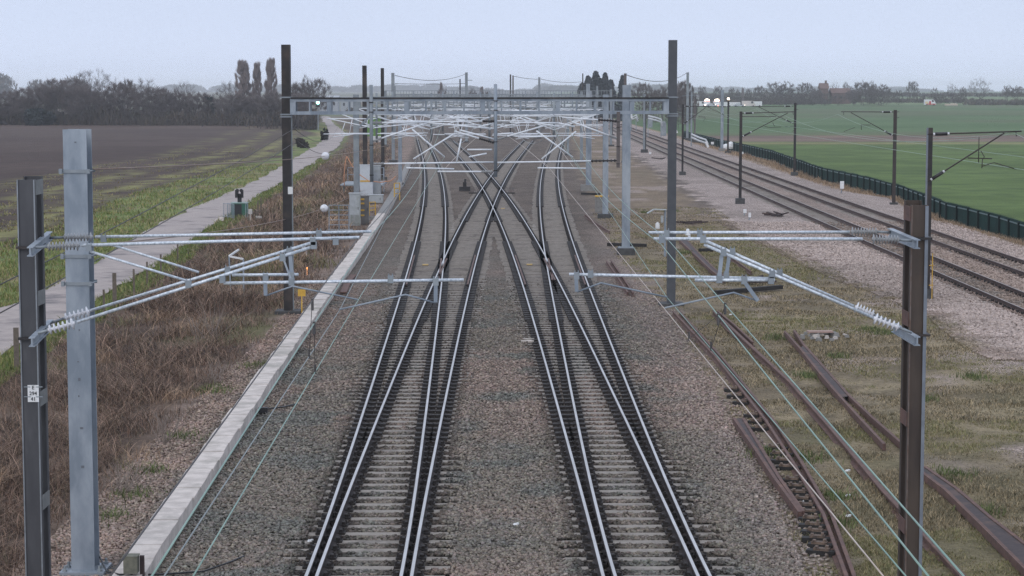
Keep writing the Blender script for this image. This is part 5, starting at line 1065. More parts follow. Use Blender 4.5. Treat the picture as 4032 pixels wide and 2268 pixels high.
# ---- farmhouse and barn among the far trees
def house(label, px0, px1, pyb, pye, pyr, D, wallm, roofm, chim=True, grp='farm buildings on the skyline'):
    a, b = PD(px0, pyb, D), PD(px1, pyb, D); zg = float(hgt(a.x, D)); ze, zr = PD(px0, pye, D).z, PD(px0, pyr, D).z; w = b.x-a.x; cx = (a.x+b.x)/2
    r = thing('farm_building', label, 'building', (cx, D, zg), grp); mb = MB(); mb.box((cx, D+4, (zg+ze)/2), (w, 8, ze-zg)); mb.build('wall', wallm, r)
    mb = MB(); e_ = .4; f = [(a.x-e_, D-e_, ze-.1), (b.x+e_, D-e_, ze-.1), (b.x+e_, D+4, zr), (a.x-e_, D+4, zr)]; g_ = [(a.x-e_, D+8+e_, ze-.1), (b.x+e_, D+8+e_, ze-.1)]
    mb.quad(f); mb.quad([f[3], f[2], g_[1], g_[0]]); mb.quad([f[0], f[3], g_[0]]); mb.quad([f[1], g_[1], f[2]]); ro = mb.build('roof', roofm, r)
    if chim: mb = MB(); mb.box((cx+w*.3, D+4, zr+.3), (.9, .7, 1.8)); mb.build('chimney', brick, ro)
    for i in range(3): mb = MB(); mb.box((a.x+w*(.2+.3*i), D-.02, zg+(ze-zg)*.6), (w*.1, .06, 1.1)); mb.build('window', glassd, r)
house('red-brick farmhouse with a chimney among the far trees', 3232, 3262, 392, 348, 327, 960, brick, rooft)
house('long red-roofed barn right of the farmhouse', 3275, 3350, 392, 366, 347, 960, brick, rooft, False)
house('pale barn showing low behind the far trees on the right field edge', 2735, 2752, 400, 384, 372, 1000, whitep, mat('slate_roof', (.2,)*3, (.16,)*3, 2, .8), False)
house('pale grey industrial shed above the beam, far left', 1256, 1330, 400, 383, 376, 760, mat('pale_shed_wall', (.36, .38, .4), (.3, .32, .34), 2, .7), mat('pale_shed_roof', (.42, .44, .46), (.36, .38, .4), 2, .7), False, 'sheds far left')
house('second grey industrial shed just right of the first, lower', 1340, 1412, 402, 388, 382, 790, mat('pale_shed_wall', (.3,)*3), mat('pale_shed_roof', (.3,)*3), False, 'sheds far left')
# ------------------------------------------------------------------ ballast stones, grass, scrub
def stones(n, xy, s0, s1, cols, name):
    m = len(xy); base = np.array([(-1, -1, -.6), (1, -1, -.6), (1, 1, -.6), (-1, 1, -.6), (-1, -1, .6), (1, -1, .6), (1, 1, .6), (-1, 1, .6)], float)
    V = base[None]+RNG.uniform(-.42, .42, (m, 8, 3)); s = RNG.uniform(s0, s1, (m, 1, 1)); V *= s*RNG.uniform(.7, 1.2, (m, 1, 3))
    a = RNG.uniform(0, 6.28, m); t = RNG.normal(0, .5, m); c, sn = np.cos(t), np.sin(t)
    Y = V[:, :, 1]*c[:, None]-V[:, :, 2]*sn[:, None]; Z = V[:, :, 1]*sn[:, None]+V[:, :, 2]*c[:, None]; X = V[:, :, 0]
    ca, sa = np.cos(a)[:, None], np.sin(a)[:, None]; V = np.stack([X*ca-Y*sa+xy[:, 0:1], X*sa+Y*ca+xy[:, 1:2], Z+xy[:, 2:3]], 2)
    q = np.array([(0, 3, 2, 1), (4, 5, 6, 7), (0, 1, 5, 4), (1, 2, 6, 5), (2, 3, 7, 6), (3, 0, 4, 7)]); Fc = (np.arange(m)[:, None, None]*8+q[None]).reshape(-1, 4)
    return npmesh(name, V.reshape(-1, 3), Fc, stonem, np.repeat(cols, 8, 0), 4, kind='stuff')
def sample(n, y0, y1, xlo, xhi, pw=2.0):
    """more points close to the camera"""
    u = RNG.random(n); y = 1/((1/y0)*(1-u)+(1/y1)*u); t = RNG.random(n); a, b = xlo(y), xhi(y); return a+(b-a)*t, y
sx, sy = sample(190000, 29, 88, lambda y: np.minimum(scrub_e(y)-.3, fA(y)-3.2)-.2, lambda y: np.minimum(np.maximum(bal_r(y)+.3, fD(y)+2.5), 8.5))
inside = np.zeros(len(sx), bool); ended = np.zeros(len(sx), bool)
for f1, f2 in ((fA, fB), (fC, fD)):
    a = np.minimum(f1(sy), f2(sy))-G; b = np.maximum(f1(sy), f2(sy))+G
    ph = ((sy-29.5) % .66); onsl = (ph < .15) | (ph > .51)
    inside |= (sx > a-.3) & (sx < b+.3) & onsl; ended |= (sx > a-.62) & (sx < b+.62) & onsl & (fbm(sx*0+np.sign(sx-a)*3, sy, 3.5) > .56)
for f in (fA, fB, fC, fD):
    for s in (-G, G): inside |= np.abs(sx-f(sy)-s) < .085
trx = np.interp(sy, tY, tX); inside |= (sx > trx-.12) & (sx < trx+TW+.06) & (sy < 118)
cov = (sx > bal_r(sy)+nj[0]*0-.2) & (RNG.random(len(sx)) < .75); keep = ~(inside | ended | cov | (RNG.random(len(sx)) < sm(sy, 60, 88)))
onend = np.zeros(len(sx), bool)
for f1, f2 in ((fA, fB), (fC, fD)):
    a = np.minimum(f1(sy), f2(sy))-G; b = np.maximum(f1(sy), f2(sy))+G; onend |= ((sx < a-.3) & (sx > a-.65)) | ((sx > b+.3) & (sx < b+.65))
sx, sy, onend = sx[keep], sy[keep], onend[keep]
c = base_colours(sx, sy, fbm(sx, sy, 1.6), fbm(sx+50, sy, 6.0), fbm(sx, sy+200, 25.0)); c = c*RNG.uniform(.55, 1.45, (len(sx), 1))*RNG.uniform(.95, 1.05, (len(sx), 3))
c[RNG.random(len(sx)) < .02] *= 1.5
tie = np.zeros(len(sx), bool)
stones(0, np.stack([sx, sy, hgt(sx, sy)+.018+RNG.uniform(-.012, .02, len(sx))+np.where(onend, .035, 0)], 1), .015, .029, c, 'ballast')
sx, sy = sample(70000, 60, 125, lambda y: main_l(y)-.6, lambda y: main_r(y)+.3)
keep = np.ones(len(sx), bool)
for f in (fE, fF):
    for s in (-G, G): keep &= np.abs(sx-f(sy)-s) > .09
    keep &= ~((np.abs(sx-f(sy)) < 1.2) & (((sy-62) % .66 < .13) | ((sy-62) % .66 > .42)) & (RNG.random(len(sx)) < .7))
sx, sy = sx[keep], sy[keep]; k_ = np.array([np.argmin(np.abs(gx-a)) for a in sx]); l_ = np.array([np.argmin(np.abs(gy-a)) for a in sy]); c = col[l_*nx+k_]*RNG.uniform(.7, 1.3, (len(sx), 1))
stones(0, np.stack([sx, sy, hgt(sx, sy)+.03], 1), .022, .042, c, 'ballast')
def blades(name, X, Y, Z, H, Wd, cols, lean=.5, segs=2, m=None, label=None):
    n = len(X); a = RNG.uniform(0, 6.28, n); dx, dy = np.cos(a), np.sin(a); b = a+1.57+RNG.normal(0, .6, n); le = RNG.uniform(.1, 1, n)*lean*H
    pts = []
    for k in range(segs+1):
        t = k/segs; w = Wd*(1-t*.85); cx = X+np.cos(b)*le*t*t; cy = Y+np.sin(b)*le*t*t; cz = Z+H*(t-.25*lean*t*t)
        pts += [np.stack([cx-dx*w, cy-dy*w, cz], 1), np.stack([cx+dx*w, cy+dy*w, cz], 1)]
    V = np.stack(pts, 1); nv = 2*(segs+1); q = np.array([(2*k, 2*k+1, 2*k+3, 2*k+2) for k in range(segs)]); Fc = (np.arange(n)[:, None, None]*nv+q[None]).reshape(-1, 4)
    return npmesh(name, V.reshape(-1, 3), Fc, m or grassm, np.repeat(cols, nv, 0), 4, kind='stuff')
def pick(n, *cs, jit=.25):
    A = np.array([sc(*q) for q in cs]); return A[RNG.integers(0, len(cs), n)]*RNG.uniform(1-jit, 1+jit, (n, 1))
# rough grass on the right
X, Y = sample(340000, 29, 140, lambda y: bal_r(y)-.3, lambda y: np.minimum(main_l(y)+.4, y*.34+2))
cl = fbm(X, Y, 1.1)+.35*fbm(X+70, Y, 5); k = (cl+RNG.normal(0, .26, len(X)) > .26) & (X-bal_r(Y) > RNG.exponential(.5, len(X))-.4); X, Y, cl = X[k], Y[k], cl[k]
cc = pick(len(X), (136, 125, 106), (123, 115, 96), (107, 102, 85), (152, 140, 119), (94, 90, 76), (80, 77, 65)); gm = fbm(X, Y+200, 6) > .56; cc[gm] = pick(int(gm.sum()), (112, 112, 84), (100, 102, 74), (132, 124, 98))
blades('rough_grass', X, Y, hgt(X, Y)-.02, RNG.uniform(.03, .115, len(X))*np.clip((cl-.3)*2.6, .45, 1.25), RNG.uniform(.006, .014, len(X))*np.clip(Y/40, 1, 2.4), cc, .9)
# greener weed clumps
wc = [(3180, 1810), (3000, 1790), (3430, 1300), (3050, 1330), (3480, 1310), (3290, 1960), (3300, 2060), (3750, 1870), (3850, 2010), (3640, 1570), (3180, 1480), (2650, 830), (2540, 835), (2700, 1000), (3830, 1490), (3300, 1400), (820, 1525), (600, 1855), (530, 1950), (430, 2035), (720, 1720), (1000, 1440), (860, 1540)]
Xs, Ys = [], []
for a, b in wc: p = P(a, b, 0); n = 170; Xs.append(p.x+RNG.normal(0, .22, n)); Ys.append(p.y+RNG.normal(0, .3, n))
X, Y = np.concatenate(Xs), np.concatenate(Ys); blades('green_weeds', X, Y, hgt(X, Y), RNG.uniform(.08, .26, len(X)), np.full(len(X), .011), pick(len(X), (84, 98, 60), (98, 108, 72), (72, 84, 54)), 1.0)
# dry grass by the fence
X, Y = sample(60000, 68, 330, lambda y: main_r(np.clip(y, 0, 420))-.2, lambda y: fence_x(np.clip(y, 0, 380))+.25)
t = (X-main_r(Y))/np.maximum(fence_x(Y)-main_r(Y), .5); k = RNG.random(len(X)) < .35+.65*t; X, Y, t = X[k], Y[k], t[k]
blades('dry_grass', X, Y, hgt(X, Y)-.03, (.12+.5*np.clip(t, 0, 1)*fbm(X, Y, 2.2)*1.5)*RNG.uniform(.6, 1.3, len(X)), .012*np.clip(Y/70, 1, 3), pick(len(X), (142, 124, 108), (124, 108, 94), (112, 100, 86), (156, 138, 120)), .8)
# verge grass
X, Y = sample(60000, 42, 230, lambda y: np.maximum(field_e(y)-1.0, -y*.26-1), lambda y: road_up(y)+.15)
cl = fbm(X, Y, 1.5); k = cl+RNG.normal(0, .1, len(X)) > .44; X, Y = X[k], Y[k]
blades('verge_grass', X, Y, np.full(len(X), GL), RNG.uniform(.08, .32, len(X)), .013*np.clip(Y/50, 1, 3), pick(len(X), (112, 122, 74), (96, 112, 62), (134, 132, 92), (84, 104, 56), (126, 116, 86)), .9)
X, Y = sample(16000, 42, 260, lambda y: road_lo(y)-.05, lambda y: road_lo(y)+1.3)
blades('lane_edge_grass', X, Y, np.full(len(X), GL-.02), RNG.uniform(.10, .4, len(X)), .012*np.clip(Y/50, 1, 3), pick(len(X), (104, 116, 68), (92, 108, 60), (128, 122, 86), (78, 96, 52)), .9)
# weeds and stubble on the ploughed land
X, Y = sample(30000, 60, 300, lambda y: np.maximum(field_e(y)-16, -y*.26-1), lambda y: field_e(y)+.2)
k = fbm(X, Y, 2.0)+RNG.normal(0, .08, len(X)) > .60; X, Y = X[k], Y[k]
blades('field_weeds', X, Y, np.full(len(X), GL), RNG.uniform(.06, .22, len(X)), .016*np.clip(Y/60, 1, 3), pick(len(X), (118, 116, 82), (104, 108, 70), (132, 122, 92)), 1.0)
# brown scrub
def scrub(n, y0, y1, hs, wd):
    X, Y = sample(n, y0, y1, lambda y: np.maximum(road_lo(y)+.7, -y*.31-1.5), lambda y: scrub_e(y)+.15)
    L, R_ = road_lo(Y)+.7, scrub_e(Y); t = np.clip(np.minimum(X-L, R_-X)/2.2, 0, 1); cl = fbm(X, Y, 1.7)
    k = (cl+RNG.normal(0, .1, len(X)) > .40) & (RNG.random(len(X)) < .25+.75*t); X, Y, cl, t = X[k], Y[k], cl[k], t[k]
    H = hs*RNG.uniform(.35, 1.15, len(X))*(.35+.65*t)*np.clip(.45+cl, .5, 1.2)
    c = pick(len(X), (110, 91, 83), (90, 75, 69), (122, 103, 94), (72, 60, 56), (142, 122, 111), (96, 87, 74), (58, 50, 46), jit=.35); tan = fbm(X, Y+77, 3.3) > .60; c[tan] = pick(int(tan.sum()), (158, 136, 118), (140, 120, 105), (122, 104, 92)); gr = fbm(X+31, Y, 4.0) > .66; c[gr] = pick(int(gr.sum()), (98, 100, 66), (84, 84, 58), (110, 104, 76))
    return blades('brown_scrub', X, Y, hgt(X, Y)-.05, H, wd*np.clip(Y/45, 1, 3.0)*RNG.uniform(.7, 1.4, len(X)), c, 1.5, 4)
scrub(90000, 29, 80, .82, .0072); scrub(36000, 75, 330, 1.15, .0085)
# pale bare stems standing in the scrub
def stems(label, px, py, n, h):
    p = P(px, py, -.1); r = thing('bare_shrub', label, 'shrub', (p.x, p.y, p.z), 'pale bare shrubs in the scrub'); mb = MB()
    for i in range(n):
        a = random.gauss(0, .45); b = random.gauss(0, .35); q = [p+Vector((random.gauss(0, .1), random.gauss(0, .1), 0))]
        for k in range(4): q.append(q[-1]+Vector((a*h/4+random.gauss(0, .04), b*h/4, h/4*random.uniform(.8, 1.1)))); a += random.gauss(0, .15)
        mb.tube(q, [.011, .010, .008, .006, .003], 4)
        if i % 2: mb.tube([q[2], q[2]+Vector((random.gauss(0, .2), .05, .3))], [.006, .002], 3)
    mb.build('stem', mat('pale_bark', (.27, .22, .185), (.20, .16, .135), 8, .85), r)
stems('pale leafless shrub with a few tall stems, right of the column mast', 840, 1335, 13, 1.25); stems('second pale leafless shrub, just left of the tallest pale stems', 790, 1340, 9, .8); stems('pale bushy shrub low in the scrub near the ballast edge', 835, 1520, 14, .7); stems('pale straw-like shrub between column mast and ballast, lower down', 650, 1760, 16, .8); stems('pale tuft by the foot of the column mast', 470, 1960, 16, .7)
# ------------------------------------------------------------------ trees
def tree_mesh(h, spread, seed, kind='round', twigs=900, trunk=.014, clear=.2, tw=.03, n=230):
    """a leafless tree: limbs grown towards points spread through the crown, pipe-model thickness, fine twigs at the ends"""
    rr = np.random.default_rng(seed); cz = h*(clear+1)/2*.97; hz = h*(1-clear)/2
    Q = []
    while len(Q) < n:
        d = rr.normal(0, 1, 3); d /= np.linalg.norm(d); r = rr.random()**.42; q = d*r
        wz = 1.0
        if kind == 'up': wz = .55+.45*(q[2]+1)/2+.1
        if kind == 'pop': wz = 1.0
        if kind == 'pop': q = np.array([q[0]*1.0, q[1]*1.0, rr.uniform(-1, 1)]); k_ = np.linalg.norm(q[:2]); q[:2] /= max(k_, 1.0); wz = 1.0-.45*max(q[2]-.5, 0)*2*.7
        p = np.array([q[0]*spread/2*wz, q[1]*spread/2*wz, cz+q[2]*hz])
        p += rr.normal(0, .02*h, 3)*(.3 if kind == 'pop' else 1)
        if p[2] > h*.06: Q.append(p)
    top = clear*h+hz*(1.5 if kind == 'pop' else .35)
    nodes = [np.array([rr.normal(0, .01)*h*t, rr.normal(0, .01)*h*t, top*t]) for t in np.linspace(0, 1, 9)]; par = [-1]+list(range(8)); plen = [np.linalg.norm(q) for q in nodes]
    fork = np.array([0, 0, max(clear*h*.75, .05*h)])
    Q = sorted(Q, key=lambda q: np.linalg.norm(q-fork))
    for q in Q:
        N_ = np.array(nodes); dd = np.linalg.norm(N_-q, axis=1); up = q[2]-N_[:, 2]
        cost = dd+.18*np.array(plen)+np.where(up < dd*(.75 if kind == 'pop' else .12), h*(.5 if kind == 'pop' else .12), 0)+np.where(N_[:, 2] < clear*h*.7, h, 0)
        j = int(np.argmin(cost)); m = (N_[j]+q)/2+np.array([0, 0, -.06*dd[j]])*(0 if kind == 'pop' else 1)+rr.normal(0, .03, 3)*dd[j]
        nodes.append(m); par.append(j); plen.append(plen[j]+dd[j]/2); nodes.append(q); par.append(len(nodes)-2); plen.append(plen[-1]+dd[j]/2)
    cnt = np.ones(len(nodes))
    for i in range(len(nodes)-1, 0, -1): cnt[par[i]] += cnt[i]
    rad = h*trunk*(cnt/cnt[0])**.5; rad = np.maximum(rad, h*.0011); rad[0] *= 1.25
    mb = MB()
    for i in range(1, len(nodes)): mb.tube([nodes[par[i]], nodes[i]], [min(rad[par[i]], rad[i]*1.5), rad[i]], 5 if rad[i] > h*.004 else 3, cap=False)
    seg = np.array([i for i in range(9, len(nodes)) if cnt[i] < 9]); i = rr.choice(seg, twigs); A0 = np.array([nodes[par[k]] for k in i]); A1 = np.array([nodes[k] for k in i]); P0 = A0+(A1-A0)*rr.random((twigs, 1))+rr.normal(0, .016*h, (twigs, 3))*(.4 if kind == 'pop' else 1)
    out = P0-np.array([0, 0, cz-hz*.4]); out /= np.maximum(np.linalg.norm(out, axis=1, keepdims=True), .1); ax = A1-A0; ax /= np.maximum(np.linalg.norm(ax, axis=1, keepdims=True), .05)
    D = out*.6+ax*.5+rr.normal(0, .42 if kind != 'pop' else .2, (twigs, 3))+np.array([0, 0, .35 if kind != 'pop' else 1.8]); D /= np.linalg.norm(D, axis=1, keepdims=True); P1 = P0+D*(h*rr.uniform(.03, .085, (twigs, 1)))
    sd_ = np.cross(D, rr.normal(0, 1, (twigs, 3))); sd_ /= np.maximum(np.linalg.norm(sd_, axis=1, keepdims=True), .01); w = tw*h/14
    Vt = np.stack([P0-sd_*w, P0+sd_*w, P1+sd_*w*.3, P1-sd_*w*.3], 1).reshape(-1, 3); Ft = np.arange(twigs*4).reshape(-1, 4)
    return mb.v, mb.f, Vt, Ft
TREES = {}
def tmesh(key, args, barkc, twigc):
    tv, tf, Vt, Ft = tree_mesh(*args[0], **args[1]); a = bpy.data.meshes.new(key+'_trunk'); a.from_pydata(tv, [], tf); a.materials.append(mat(key+'_bark', barkc, None, .8, .9)); b = bpy.data.meshes.new(key+'_crown'); b.from_pydata([tuple(v) for v in Vt], [], [tuple(f) for f in Ft]); b.materials.append(mat(key+'_twig', twigc, tuple(x*1.3 for x in twigc), .25, .95)); TREES[key] = (a, b)
BK = (.062, .054, .049); TWG = (.095, .077, .07)
for i in range(4): tmesh('round%d' % i, ((14, 14, 20+i, 'round'), dict(twigs=7000, tw=.034, n=300, trunk=.013)), BK, TWG)
for i in range(3): tmesh('wood%d' % i, ((13, 12, 40+i, 'up'), dict(twigs=16000, clear=.10, tw=.034, n=420, trunk=.010)), (.10, .088, .084), (.13, .11, .105))
for i in range(2): tmesh('open%d' % i, ((15, 14, 60+i, 'up'), dict(twigs=3000, clear=.26, tw=.02, n=260, trunk=.019)), (.075, .066, .06), (.10, .082, .075))
for i in range(2): tmesh('pop%d' % i, ((18, 3.4, 80+i, 'pop'), dict(twigs=12000, clear=.03, tw=.03, trunk=.010, n=300)), (.15, .125, .12), (.235, .195, .185))
for i in range(2): tmesh('bush%d' % i, ((5, 7, 90+i, 'round'), dict(twigs=5000, clear=.03, tw=.055)), BK, (.088, .072, .066))
tmesh('oak', ((13, 15, 101, 'round'), dict(twigs=1500, trunk=.02, n=110, clear=.22)), BK, (.10, .082, .075))
def put(key, x, y, h, w, label=None, grp=None, cat='tree', name='bare_tree', rz=None, base=None):
    a, b = TREES[key]; h0 = max(v.co.z for v in b.vertices) if ('h', key) not in TREES else TREES[('h', key)]; TREES[('h', key)] = h0
    if ('w', key) not in TREES: TREES[('w', key)] = 2*float(np.percentile([abs(v.co.x) for v in b.vertices], 97))
    w0 = TREES[('w', key)]; z0_ = float(hgt(x, y)) if base is None else base
    r = thing(name, label, cat, (x, y, z0_), grp); r.scale = (w/w0, w/w0, h/h0); r.rotation_euler = (0, 0, random.uniform(0, 6.28) if rz is None else rz)
    for nm, me in (('trunk', a), ('crown', b)): o = bpy.data.objects.new(nm, me); C.objects.link(o); o.parent = r
    return r
def put_px(key, px, pyt, wpx, D, label, grp=None, **kw):
    p = PD(px, pyt, D); zg = float(hgt(p.x, D)); return put(key, p.x, D, max(2.0, p.z-zg), wpx*D/F, label, grp, **kw)
gl = 'trees along the wood edge on the left'
WD = 515
for px, pt, w, key, D, lab in ((375, 262, 165, 'open0', 520, 'tall pale-limbed bare tree rising highest above the wood, left of the poplars'), (560, 298, 150, 'open1', 520, 'fan-shaped bare tree right of the tallest pale-limbed one'), (500, 300, 80, 'round1', 530, 'small bare tree between the two fan-shaped crowns'), (250, 298, 190, 'wood0', 512, 'broad dense bare tree above the slate mast'), (130, 326, 170, 'wood1', 510, 'dense bare tree at the wood edge, above the battened mast'), (20, 352, 160, 'wood2', 512, 'dense bare tree cut by the left edge'), (320, 322, 150, 'wood1', 508, 'dense bare tree just left under the tallest pale-limbed tree'), (450, 318, 170, 'wood2', 510, 'dense bare tree just right under the tallest pale-limbed tree'), (610, 336, 150, 'wood0', 508, 'dense bare tree under the fan-shaped one'), (725, 312, 80, 'open0', 520, 'thin-topped bare tree midway to the poplars'), (700, 345, 120, 'wood1', 512, 'reddish dense bare tree midway to the poplars'), (800, 358, 130, 'wood2', 510, 'dense bare tree with its crown just above the dark evergreen'), (900, 310, 95, 'open1', 520, 'small airy bare tree left of the first poplar'), (925, 365, 150, 'wood0', 505, 'low dense bare tree before the poplars, forked pale trunk'), (1010, 362, 140, 'wood1', 505, 'low dense bare tree under the middle poplar'), (1085, 355, 130, 'wood2', 500, 'low dense bare tree beside the black gantry leg, left'), (1170, 360, 120, 'wood0', 490, 'low dense bare tree beside the black gantry leg, right'), (1222, 286, 165, 'round2', 500, 'many-limbed round bare tree right of the black gantry leg'), (1170, 318, 100, 'round0', 510, 'narrow bare tree half hidden by the black gantry leg')):
    put_px(key, px, pt, w, D, lab, gl)
gp_ = 'three upright poplars'
for px, pt, w, key, lab in ((955, 230, 58, 'pop0', 'widest upright poplar, leftmost of the three'), (1010, 238, 36, 'pop1', 'slimmest upright poplar, middle of the three'), (1066, 222, 44, 'pop0', 'upright poplar nearest the black gantry leg')):
    put_px(key, px, pt, w, 510, lab, gp_, name='poplar')
# undergrowth: one mass of brush along the wood's foot
n = 42000; Yw = 506+RNG.uniform(0, 34, n); X = -180+(180+(1246-2016)/F*Yw)*RNG.random(n); H = RNG.uniform(1.0, 6.0, n)*(.35+1.3*fbm(X, Yw*.2, 11)); Yw = Yw-np.clip((X+120)/80, 0, 1)*18+3*fbm(X, X*0, 7)
blades('woodland_brush', X, Yw, np.full(n, GL-.1)+RNG.random(n)**1.3*5.5*fbm(X+40, Yw*.2, 10), H*.5, RNG.uniform(.03, .09, n), pick(n, (80, 72, 70), (66, 62, 62), (90, 80, 75), (58, 58, 60), (74, 72, 62), jit=.15), .9, 2, twigm)
n = 5000; Yw = RNG.uniform(440, 505, n); X = (1248-2016)/F*Yw-RNG.exponential(3, n)
blades('hedge_brush', X, Yw, np.full(n, GL)+RNG.uniform(0, 2.2, n), RNG.uniform(1, 3, n), RNG.uniform(.06, .15, n), pick(n, (62, 56, 56), (52, 50, 54), (72, 66, 60), jit=.2), .9, 2, twigm)
p = PD(1285, 505, 330); mb = MB()
def leafy(name, label, px, pyb, pyt, w, D, colr, n, cat='tree', grp=None, shape='blob', seed=1, leaf=.35):
    p = PD(px, pyb, D); zg = float(hgt(p.x, D)); h = PD(px, pyt, D).z-zg; W_ = w*D/F; rr = np.random.default_rng(seed)
    r = thing(name, label, cat, (p.x, D, zg), grp); mb = MB(); mb.tube([(p.x, D, zg), (p.x+.1, D, zg+h*.5), (p.x, D, zg+h*.9)], [W_*.035+.08, W_*.03+.04, .03], 6); mb.build('trunk', mat('dark_bark', (.04, .034, .03), None, 1, .9), r)
    k = max(5, int(W_*1.6)) if shape == 'blob' else 55; cz = rr.uniform(.18, .92, k)
    if cat in ('bush', 'brush heap'): k = 26; cz = rr.uniform(.05, .8, k); 
    wz = (1-np.clip((cz-.35)/.68, 0, 1)**1.5) if shape == 'blob' else (1-cz)*1.1+.08
    a = rr.uniform(0, 6.28, k); rad = np.sqrt(rr.random(k))*.44*W_*wz; C_ = np.stack([np.cos(a)*rad, np.sin(a)*rad, cz*h], 1); R_ = W_*(rr.uniform(.10, .20, k) if shape == 'blob' else rr.uniform(.07, .13, k)*(1.25-cz))
    i = rr.integers(0, k, n); d = rr.normal(0, 1, (n, 3)); d /= np.linalg.norm(d, axis=1, keepdims=True); Q = C_[i]+d*(R_[i]*rr.random(n)**.4)[:, None]; Q[:, 2] = np.clip(Q[:, 2], .1, h*1.02)
    if shape == 'cone':
        t = rr.random(n)**1.25*.97+.02; an = rr.uniform(0, 6.28, n); rd = W_/2*(1-t)**.4*np.sqrt(rr.random(n))*(.72+.28*np.sin(an*3+t*22)); Q = np.stack([np.cos(an)*rd, np.sin(an)*rd, t*h-.12*rd], 1); d = np.stack([np.cos(an), np.sin(an), -.3+0*an], 1)
    u = rr.normal(0, 1, (n, 3)); u /= np.linalg.norm(u, axis=1, keepdims=True); v = np.cross(u, d); v /= np.maximum(np.linalg.norm(v, axis=1, keepdims=True), .05); s = leaf*rr.uniform(.6, 1.3, (n, 1))
    V = np.stack([Q-u*s, Q+v*s*.5, Q+u*s, Q-v*s*.5], 1).reshape(-1, 3); c = np.repeat(np.array(colr)[None]*rr.uniform(.6, 1.4, (n, 1)), 4, 0)
    o = npmesh('crown', V, np.arange(n*4).reshape(-1, 4), twigm, c, 4, r); return r
leafy('evergreen_tree', 'dark blue-green evergreen in the wood edge left of the poplars', 820, 500, 362, 62, 508, (.016, .03, .028), 5000, leaf=.4, seed=5)
leafy('evergreen_tree', 'low dark evergreen at the foot of the wood, left of the column mast', 150, 500, 432, 150, 505, (.018, .028, .026), 4000, leaf=.4, seed=6)
leafy('bush', 'rounded dark bush at the lane bend', 1278, 530, 493, 40, 345, (.025, .026, .02), 2200, 'bush', leaf=.14, seed=8)
leafy('brush_heap', 'dark brushwood heap left of the lane beside the black gantry leg', 1185, 575, 545, 70, 300, (.035, .026, .022), 1500, 'brush heap', leaf=.16, seed=9)
# the centre and right distance
gc = 'bare trees far beyond the gantries'
put_px('round0', 1742, 330, 45, 700, 'hazy forked bare tree left of centre', gc); put_px('pop1', 1737, 320, 14, 690, 'hazy pointed bare tree left of centre', gc); put_px('round3', 1858, 340, 40, 720, 'hazy small bare tree right of the stub-armed mast', gc); put_px('pop0', 1897, 338, 18, 720, 'hazy pointed tree left of the centre drop tube', gc); put_px('round1', 1905, 352, 60, 720, 'low hazy bare tree left of the centre drop tube', gc)
ge = 'dark firs right of centre'
for i, (px, pt, w) in enumerate(((2345, 279, 74), (2382, 286, 60), (2316, 298, 76), (2363, 308, 110), (2292, 326, 70), (2404, 314, 70), (2335, 322, 130))):
    leafy('fir_tree', ['tallest dark fir right of centre', 'pointed dark fir second from the right of the clump', 'dark fir left of the tallest one', 'broad dark fir in the middle of the clump', 'low dark fir at the left end of the clump', 'dark fir at the right end of the clump', 'low broad fir in front of the clump'][i], px, 395, pt, w, 640+i*6, (.030, .042, .046), 6500, 'fir', ge, 'cone', 20+i, .42)
leafy('fir_tree', 'dark fir on its own behind the big grey mast top', 2450, 395, 296, 56, 600, (.030, .042, .046), 6500, 'fir', ge, 'cone', 31, .4)
gb = 'bare trees behind the slate gantry leg'
put_px('round1', 2530, 316, 95, 640, 'mauve bare tree right of the big grey mast', gb); put_px('bush0', 2565, 352, 90, 520, 'brown thicket left of the slate leg', gb, name='thicket'); put_px('bush1', 2640, 345, 70, 520, 'brown thicket behind the slate leg', gb, name='thicket'); put_px('wood0', 2690, 308, 80, 480, 'rusty-brown bushy tree right of the slate leg', gb); put_px('wood1', 2672, 330, 60, 470, 'smaller rusty-brown bushy tree behind the slate leg', gb); put_px('round2', 2610, 325, 90, 620, 'pale arching bare tree just left of the slate leg', gb); put_px('wood2', 2722, 350, 50, 480, 'low brown bushy tree behind the cross-armed mast', gb)
gr = 'bare trees on the right skyline'
